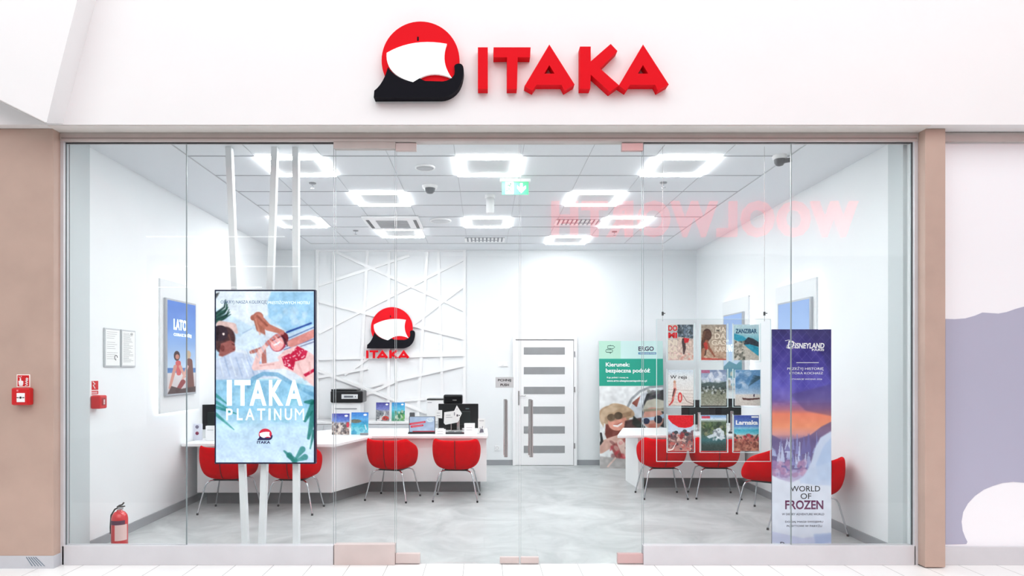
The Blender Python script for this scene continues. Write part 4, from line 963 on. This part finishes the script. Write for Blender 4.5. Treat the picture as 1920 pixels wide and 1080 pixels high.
# pillar items
yp2 = -.12
t = thing('fire_call_sign', 'square red and white fire alarm sign on the beige pillar', 'sign')
x0, z0 = P(32, 726, yp2); x1, z1 = P(57, 702, yp2); W_, H_ = x1-x0, z1-z0
B(x0, x1, yp2-.004, yp2-.0005, z0, z1).build('plate', mat('sign_cream', (255, 244, 238), .4), t); B(x0+.007, x1-.007, yp2-.005, yp2-.004, z0+.007, z1-.007).build('red_field', M_redpl, t)
def sp_(l): return [(x0+W_*a, z1-H_*b) for a, b in l]
MB().prism(sp_([(.14, .5), (.24, .5), (.24, .32), (.3, .28), (.34, .34), (.34, .48), (.5, .52), (.5, .75), (.44, .9), (.22, .9), (.16, .75)])[::-1], yp2-.006, yp2-.005).build('hand_symbol', M_inkw, t)
m = MB().tube([(a, yp2-.006, b) for a, b in sp_([(.16, .18), (.26, .26), (.38, .15)])], .0022, 6)
for k in range(3): m.tube([(a, yp2-.006, b) for a, b in sp_([(.66, .88-k*.17), (.84, .82-k*.17), (.74, .74-k*.17)])], .004, 6)
m.tube([(a, yp2-.006, b) for a, b in sp_([(.7, .36), (.82, .42), (.86, .34), (.76, .28)])], .003, 6, closed=True); m.build('flame_symbol', M_inkw, t)
t = thing('fire_call_point', 'red fire alarm call point with white push plate on the beige pillar', 'fire alarm')
x0, z0 = P(25.5, 759.5, yp2-.03); x1, z1 = P(59, 727, yp2-.03)
B(x0, x1, yp2-.06, yp2-.0005, z0, z1).build('housing', M_redpl, t, bevel=.012)
a0_, b0_ = P(31.5, 754, yp2-.06); a1_, b1_ = P(47, 737, yp2-.06)
B(a0_, a1_, yp2-.064, yp2-.06, b0_, b1_).build('push_plate', M_inkw, t, bevel=.003)
xm, zm = (a0_+a1_)/2, (b0_+b1_)/2
MB().cyl((xm, yp2-.066, zm), (xm, yp2-.064, zm), .0085, 14).box(xm-.03, xm-.014, yp2-.066, yp2-.064, zm-.003, zm+.003).box(xm+.014, xm+.03, yp2-.066, yp2-.064, zm-.003, zm+.003).build('press_mark', M_inkb, t)
B(x0+.045, x0+.058, yp2-.0615, yp2-.06, z1-.028, z1-.014).build('lamp', mat('pink_lamp', (240, 130, 140), .3), t)
# extinguisher
t = thing('fire_extinguisher', 'small red fire extinguisher on the floor beside the left wall', 'extinguisher', (-3.165, .42, 0))
MB().lathe([(0, .004), (.06, .004), (.066, .014), (.066, .27), (.06, .30), (.042, .325), (.022, .335), (.022, .345), (0, .345)]).build('cylinder', mat('extinguisher_red', (214, 22, 34), .3, coat=.4), t)
lbm = MB(); n = 10
vs = [((.0672)*math.cos(a), (.0672)*math.sin(a), z) for z in (.09, .225) for a in [math.radians(-95+i*10) for i in range(n)]]
lbm.add(vs, [(i, i+1, i+1+n, i+n) for i in range(n-1)], True).build('label_sticker', mat('label_cream', (236, 200, 196), .5), t)
vs = [((.0676)*math.cos(a), (.0676)*math.sin(a), z) for z in (.225, .262) for a in [math.radians(-150+i*14) for i in range(n)]]
MB().add(vs, [(i, i+1, i+1+n, i+n) for i in range(n-1)], True).build('label_band', mat('label_dark', (80, 20, 60), .5), t)
MB().cyl((0, 0, .34), (0, 0, .372), .016, 14).cyl((.014, -.01, .362), (.034, -.02, .362), .012, 12).build('valve', M_steel, t)
MB().tube([(-.02, 0, .37), (0, -.005, .382), (.03, -.012, .392), (.045, -.014, .41)], .007, 8).tube([(-.022, 0, .365), (.01, 0, .372), (.05, -.01, .378)], .006, 8).build('lever', mat('dark_steel', (70, 66, 62), .4, metal=.6), t)
MB().tube([(-.015, 0, .36), (-.04, 0, .35), (-.07, -.005, .30), (-.074, -.01, .2), (-.072, -.01, .14)], .007, 8).build('hose', M_black, t)

# ------------------------------------------------------------------ equipment on the counters
def put(px, y): return X(px, y)
# printer on the low cabinet
y = 5.02; t = thing('printer', 'white printer with a large black scanner top on the low cabinet', 'printer', (X(654, y), y, TOPB))
W_ = 57/(1240/(y+D))
k_ = (y+D)/1240
B(-.245, .20, -.12, .2, 0, .29).build('body', M_lam, t, bevel=.01)
B(-.19, .15, -.125, -.12, .19, .205).build('paper_slot', M_grey, t); B(-.2, .16, -.128, -.12, .02, .13).build('paper_tray', mat('tray_white', (234, 235, 237), .4), t, bevel=.003)
B(-.255, .245, -.15, .2, .29, .475).build('scanner', M_black, t, bevel=.02)
B(-.25, .15, -.13, .2, .475, .497).build('feeder_lid', M_black, t, bevel=.008)
cp = B(-.08, .17, -.165, -.148, .35, .42).build('control_panel', mat('panel_silver', (224, 226, 228), .3), t, bevel=.004)
B(-.04, .10, -.167, -.165, .37, .40).build('touch_display', mat('lcd_grey', (110, 114, 120), .3), cp); B(.13, .14, -.167, -.165, .375, .395).build('button', M_dark, cp)
# second printer: white box with black lid
y = 4.98; t = thing('printer', 'small white printer with thin black lid at the right end of the low cabinet', 'printer', (X(818, y), y, TOPB))
B(-.14, .14, -.13, .15, 0, .335).build('body', M_lam, t, bevel=.006); B(-.135, .28, -.14, .15, .335, .352).build('lid', M_black, t, bevel=.005); B(-.125, -.06, -.133, -.13, .29, .30).build('status_strip', M_grey, t)
# dark curved scanner on top
y = 3.72
def frame_at(px, y, name, label, cat, z=TOPC, rz=0, group=None): return thing(name, label, cat, (X(px, y), y, z), rz, group)
t = frame_at(850, 3.80, 'receipt_printer', 'glossy black rounded machine rising above the monitor back', 'machine')
s_ = (3.8+D)/1240
B(-.125, .125, -.1, .12, 0, .34).build('base', M_black, t, bevel=.01)
B(-17.8*s_, 17.8*s_, -.11, .13, Z(757, 3.8)-TOPC, Z(739.5, 3.8)-TOPC).build('upper_body', mat('gloss_black', (10, 10, 13), .12), t, bevel=.022, seg=4)
B(-.005, .05, -.1135, -.11, Z(750.5, 3.8)-TOPC, Z(748.5, 3.8)-TOPC).build('emblem_bar', M_steel, t)
def monitor(px, y, w_, h_, z0, label, rz=0, foot=True, logo=True, extra=None):
    t = frame_at(px, y, 'monitor', label, 'monitor', rz=rz)
    B(-w_/2, w_/2, -.02, .01, z0, z0+h_).build('casing', M_black, t, bevel=.006)
    B(-w_*.3, w_*.3, -.04, -.02, z0+h_*.15, z0+h_*.7).build('rear_bulge', mat('monitor_back', (16, 26, 26), .35), t, bevel=.012)
    B(-w_/2+.01, w_/2-.01, .0101, .012, z0+.012, z0+h_-.012).build('display', mat('dark_lcd', (40, 50, 62), .15), t)
    if foot:
        MB().box(-.02, .02, -.045, -.02, .01, z0+h_*.5).build('stand', M_steel, t, bevel=.003)
        B(-.1, .1, -.11, .06, 0, .012).build('foot', M_steel, t, bevel=.003)
    if logo: B(w_*.18, w_*.27, -.0215, -.02, z0+h_*.78, z0+h_*.82).build('emblem_mark', mat('emblem_grey', (90, 110, 114), .4), t)
    return t
monitor(859.5, 3.62, .54, .33, .03, 'black monitor seen from behind on the straight counter, covered by two white cards')
t = frame_at(845, 3.36, 'hang_card', 'white tilted square card in front of the black monitor, near the middle', 'card', 0, 0, 'white cards before the black monitor')
yc = 3.34
def card(name, label, pts, y, marks, group='white cards before the black monitor'):
    t = thing(name, label, 'card', (0, 0, 0), 0, group)
    MB().prism([P(a, b, y) for a, b in pts][::-1], y, y+.004).build('card_board', M_doc, t)
    for (a, b, a2, b2, m) in marks:
        p, q = P(a, b2, y), P(a2, b, y); B(p[0], q[0], y-.001, y, p[1], q[1]).build('print_mark', m, t)
    return t
bpy.data.objects.remove(t)
MK = mat('print_grey', (150, 153, 158), .6)
card('price_card', 'white rounded card leaning in front of the black monitor', [(833, 773), (851, 770.5), (858, 772), (862, 786), (858, 792), (835, 796.5), (832, 793)], 3.36, [(836, 778, 845, 779, MK), (836, 782, 848, 783, MK)])
card('price_card', 'white diamond shaped card standing on its corner before the black monitor', [(856.5, 760), (866, 775), (858.5, 791), (849, 776)], 3.34, [(856, 777, 859, 781, mat('dark_print', (80, 80, 84), .6)), (860, 778, 862, 780, M_inkb), (856, 766, 857.5, 768, MK), (851, 773, 853, 779, MK)])
card('price_card', 'small white square card on the left edge of the black monitor', [(816, 769), (829, 769), (829, 784.5), (815.5, 783)], 3.35, [(819, 774, 825, 774.8, MK), (819, 779, 825, 779.8, MK)])
# mounts so the cards rest on the counter
def easel(px, y, pytop, label, nm='card_stand'):
    t = thing(nm, label, 'stand', (X(px, y), y, TOPC)); zt = Z(pytop, y)-TOPC
    MB().tube([(0, 0, .004), (0, 0, zt)], .005, 8).build('rod', M_steel, t); B(-.04, .04, -.035, .035, 0, .006).build('foot', M_chrome, t); return t
easel(861, 3.366, 772, 'slim steel stand holding the white diamond card')
easel(846, 3.372, 775, 'slim steel stand behind the white rounded card'); easel(822, 3.362, 775, 'slim steel stand behind the small white square card')
# tablet / laptop like screen
t = thing('laptop', 'tilted laptop-like promo screen showing red writing on the counter', 'laptop', (X(791.5, 3.18), 3.18, TOPC))
sc_ = 1240/(3.18+D); w_ = 49/sc_; h_ = 30/sc_
t.rotation_euler = (0, 0, math.radians(3))
b_ = B(-w_/2-.012, w_/2+.012, -.04, .14, .0, .018).build('keyboard_base', M_black, t, bevel=.005)
sc2 = bpy.data.objects.new('screen', None); C.objects.link(sc2); sc2.parent = t; sc2.location = (0, -.02, .018); sc2.rotation_euler = (math.radians(-12), 0, 0)
B(-w_/2, w_/2, 0, .012, 0, h_).build('lid', M_black, sc2, bevel=.004)
c = Cv(90, 600, 570, 890, 90, (176, 196, 226)); c.noise(2, 60, 30)
c.ell(480, 660, 70, 45, (222, 234, 246)); 
for i in range(9): c.ell(430+rg.random()*110, 630+rg.random()*80, 9, 6, (170, 190, 220))
for a, b in (((110, 740), (380, 700)), ((130, 790), (340, 765))): c.cap([a, b], [20, 17], (222, 30, 62)); c.cap([(a[0]+14, a[1]+2), (b[0]-14, b[1]+2)], 4, (250, 190, 200), .8)
c.poly([(150, 870), (570, 870), (570, 890), (150, 890)], (190, 40, 70))
picture(c, -w_/2+.008, w_/2-.008, .006, h_-.006, -.001, M_lightbox, sc2)
for dx in (-.12, .05):
    B(dx, dx+.05, -.03, .03, 0, .004) if 0 else None
# laptop hinge web behind, webcam
t = thing('webcam', 'small dark camera clipped behind the laptop-like screen', 'webcam', (X(773, 3.5), 3.5, TOPC))
B(-.035, .035, -.02, .02, .19, .25).build('camera_body', mat('webcam_grey', (84, 88, 92), .4), t, bevel=.008); MB().cyl((0, 0, 0), (0, 0, .19), .008, 8).build('stalk', M_black, t); B(-.04, .04, -.04, .04, 0, .008).build('foot', M_black, t)
# keyboard
t = thing('keyboard', 'dark low keyboard edge lying before the black monitor', 'keyboard', (X(853, 3.16), 3.16, TOPC))
B(-.15, .13, -.05, .08, 0, .014).build('base', M_dark, t, bevel=.003); m = MB()
for r_ in range(4):
    for k in range(12): m.box(-.14+k*.022, -.122+k*.022, -.042+r_*.028, -.02+r_*.028, .014, .019)
m.build('keys', mat('key_grey', (80, 82, 86), .5), t); B(.09, .12, -.045, .07, .014, .018).build('badge', mat('maroon', (110, 30, 40), .4), t)
# white leaflet boxes
for px, y, w_, h_, lb in ((880.5, 3.14, .135, .135, 'blank white card box before the black monitor, right side'), (826, 3.12, .13, .06, 'low white paper stack right of the laptop-like screen')):
    t = frame_at(px, y, 'leaflet_box', lb, 'box', group='white leaflet boxes on the counter'); B(-w_/2, w_/2, -.04, .04, 0, h_).build('box_body', M_lam, t, bevel=.002)
    for q in range(2): B(-w_*.3, w_*.25, -.041, -.04, h_*.6-q*.03, h_*.6-q*.03+.004).build('print_mark', MK, t)
t = frame_at(903, 3.13, 'leaflet_stand', 'white leaflet holder with a small flower print at the end of the counter', 'stand'); B(-.045, .045, -.01, .0, 0, .195).build('card_board', M_doc, t); B(-.05, .05, -.03, .04, 0, .006).build('foot', M_acr, t)
MB().prism([(-.028, .015), (.028, .02), (.02, .06), (0, .07), (-.02, .05)], -.012, -.0101).tube([(0, -.012, .06), (.01, -.012, .09), (.014, -.012, .1)], .004, 6).tube([(-.01, -.012, .05), (-.022, -.012, .085)], .004, 6).build('flower_print', mat('flower_grey', (110, 106, 120), .5), t)
B(-.03, .03, -.0115, -.0101, .165, .172).build('print_mark', MK, t)
# brochures standing
def brochure(px0, px1, py0, py1, y, z, label, kind, group):
    s_ = (y+D)/1240; w_ = (px1-px0)*s_; h_ = (py1-py0)*s_
    t = thing('standing_brochure', label, 'brochure', (X((px0+px1)/2, y), y, z), 0, group)
    t.rotation_euler = (math.radians(-6), 0, 0)
    B(-w_/2, w_/2, 0, .008, 0, h_).build('pages', M_doc, t)
    c = Cv(0, 0, 100, 130, 60)
    if kind == 0: c.grad([(0, (66, 70, 160)), (.35, (96, 130, 206)), (.5, (206, 196, 190)), (1, (190, 180, 176))]); c.spots(1, 70, (0, 60, 100, 128), (4, 13), [(110, 92, 88), (226, 214, 204), (150, 130, 124), (70, 64, 70)], .75); c.ell(90, 70, 8, 16, (206, 60, 80))
    if kind == 1: c.grad([(0, (50, 120, 206)), (.3, (96, 170, 226)), (.45, (60, 150, 200)), (.6, (70, 180, 206)), (1, (120, 206, 220))]); c.ell(25, 52, 34, 11, (110, 110, 96)); c.spots(2, 16, (0, 95, 100, 125), (8, 20), [(170, 226, 234), (60, 150, 190)], .5); c.cap([(80, 75), (88, 100)], 3, (230, 240, 245))
    if kind == 2: c.grad([(0, (60, 60, 140)), (.35, (120, 130, 200)), (.5, (150, 150, 160)), (1, (176, 170, 166))]); c.poly([(0, 50), (40, 60), (100, 120), (100, 130), (0, 130)], (120, 126, 130), 1, 1); c.cap([(20, 128), (60, 95), (66, 60)], [12, 6, 2], (206, 206, 206)); c.ell(70, 110, 26, 15, (196, 60, 50)); c.spots(5, 20, (0, 60, 100, 126), (3, 9), [(60, 56, 66), (210, 206, 200)], .6)
    if kind == 3: c.grad([(0, (50, 140, 206)), (.4, (90, 190, 220)), (.6, (60, 160, 150)), (1, (80, 140, 110))]); c.spots(6, 40, (30, 60, 100, 126), (4, 13), [(40, 110, 70), (110, 170, 90), (206, 210, 190)], .75)
    c.ell(80, 15, 10, 6, (245, 248, 250)); c.noise(8+kind, 7, 26)
    picture(c, -w_/2+.001, w_/2-.001, .001, h_-.001, -.0008, M_print, t, 'cover_picture')
G2 = 'brochures standing on the counter'; G3 = 'brochures standing on the low cabinet'
brochure(622, 655, 774, 814, 3.02, TOPC, 'standing brochure with a crowded town under violet sky, on the counter', 0, G2)
brochure(658, 690.5, 772, 813.5, 3.06, TOPC, 'standing brochure with a turquoise bay, on the counter', 1, G2)
brochure(704.5, 730, 751, 786, 4.98, TOPB, 'small standing brochure with a mountain road, on the low cabinet', 2, G3)
brochure(734, 759, 751, 786, 4.98, TOPB, 'small standing brochure with green shore and blue sea, on the low cabinet', 3, G3)
t = frame_at(683, 2.98, 'name_block', 'small grey nameplate before the turquoise bay brochure', 'nameplate'); B(-.05, .05, -.012, .012, 0, .028).build('block', mat('plate_grey', (150, 152, 156), .4, metal=.3), t, bevel=.003)
# left counter : info cube, monitor
t = frame_at(370.5, 2.42, 'info_stand', 'pale upright card with two round symbols on the left end of the counter', 'stand')
B(-.053, .053, -.012, .012, 0, .19).build('card_board', mat('pale_lilac', (222, 224, 236), .5), t)
for z_, m_ in ((.155, mat('ring_grey', (120, 116, 136), .5)), (.08, mat('ring_plum', (140, 50, 80), .5))):
    MB().lathe([(0, .0), (.02, .0), (.02, .002), (0, .002)], 20).build('round_symbol', m_, t)
    o = t.children[-1]; o.rotation_euler = (math.pi/2, 0, 0); o.location = (0, -.0125, z_)
monitor(412, 2.74, .46, .30, .10, 'black monitor at the left end of the counter, mostly hidden by the digital display', rz=math.radians(20), logo=False)
t = frame_at(397, 2.38, 'leaflet_box', 'white leaflet in front of the left monitor beside the digital display', 'box', group='white leaflet boxes on the counter'); B(-.06, .06, -.03, .03, 0, .17).build('box_body', M_lam, t, bevel=.004); B(-.04, .03, -.031, -.03, .12, .125).build('print_mark', MK, t)
# right desk: two monitors, papers, mouse
monitor(1309, 3.55, .45, .33, .085, 'black monitor on the shorter counter behind the middle brochure columns', logo=False)
monitor(1372, 3.60, .44, .33, .10, 'second black monitor on the shorter counter, nearer the right wall', rz=math.radians(-18), logo=False)
t = frame_at(1352, 3.35, 'leaflet_box', 'white paper block in front of the monitors on the shorter counter', 'box', group='white leaflet boxes on the counter'); B(-.09, .09, -.05, .05, 0, .09).build('box_body', M_lam, t, bevel=.002); B(-.05, .06, -.051, -.05, .06, .064).build('print_mark', MK, t)
t = frame_at(1370, 3.22, 'computer_mouse', 'small dark mouse on the shorter counter', 'mouse'); MB().lathe([(0, .026), (.018, .024), (.03, .012), (.032, 0)], 20).build('mouse_body', M_dark, t); B(-.002, .002, -.02, 0, .024, .028).build('scroll_wheel', M_grey, t)
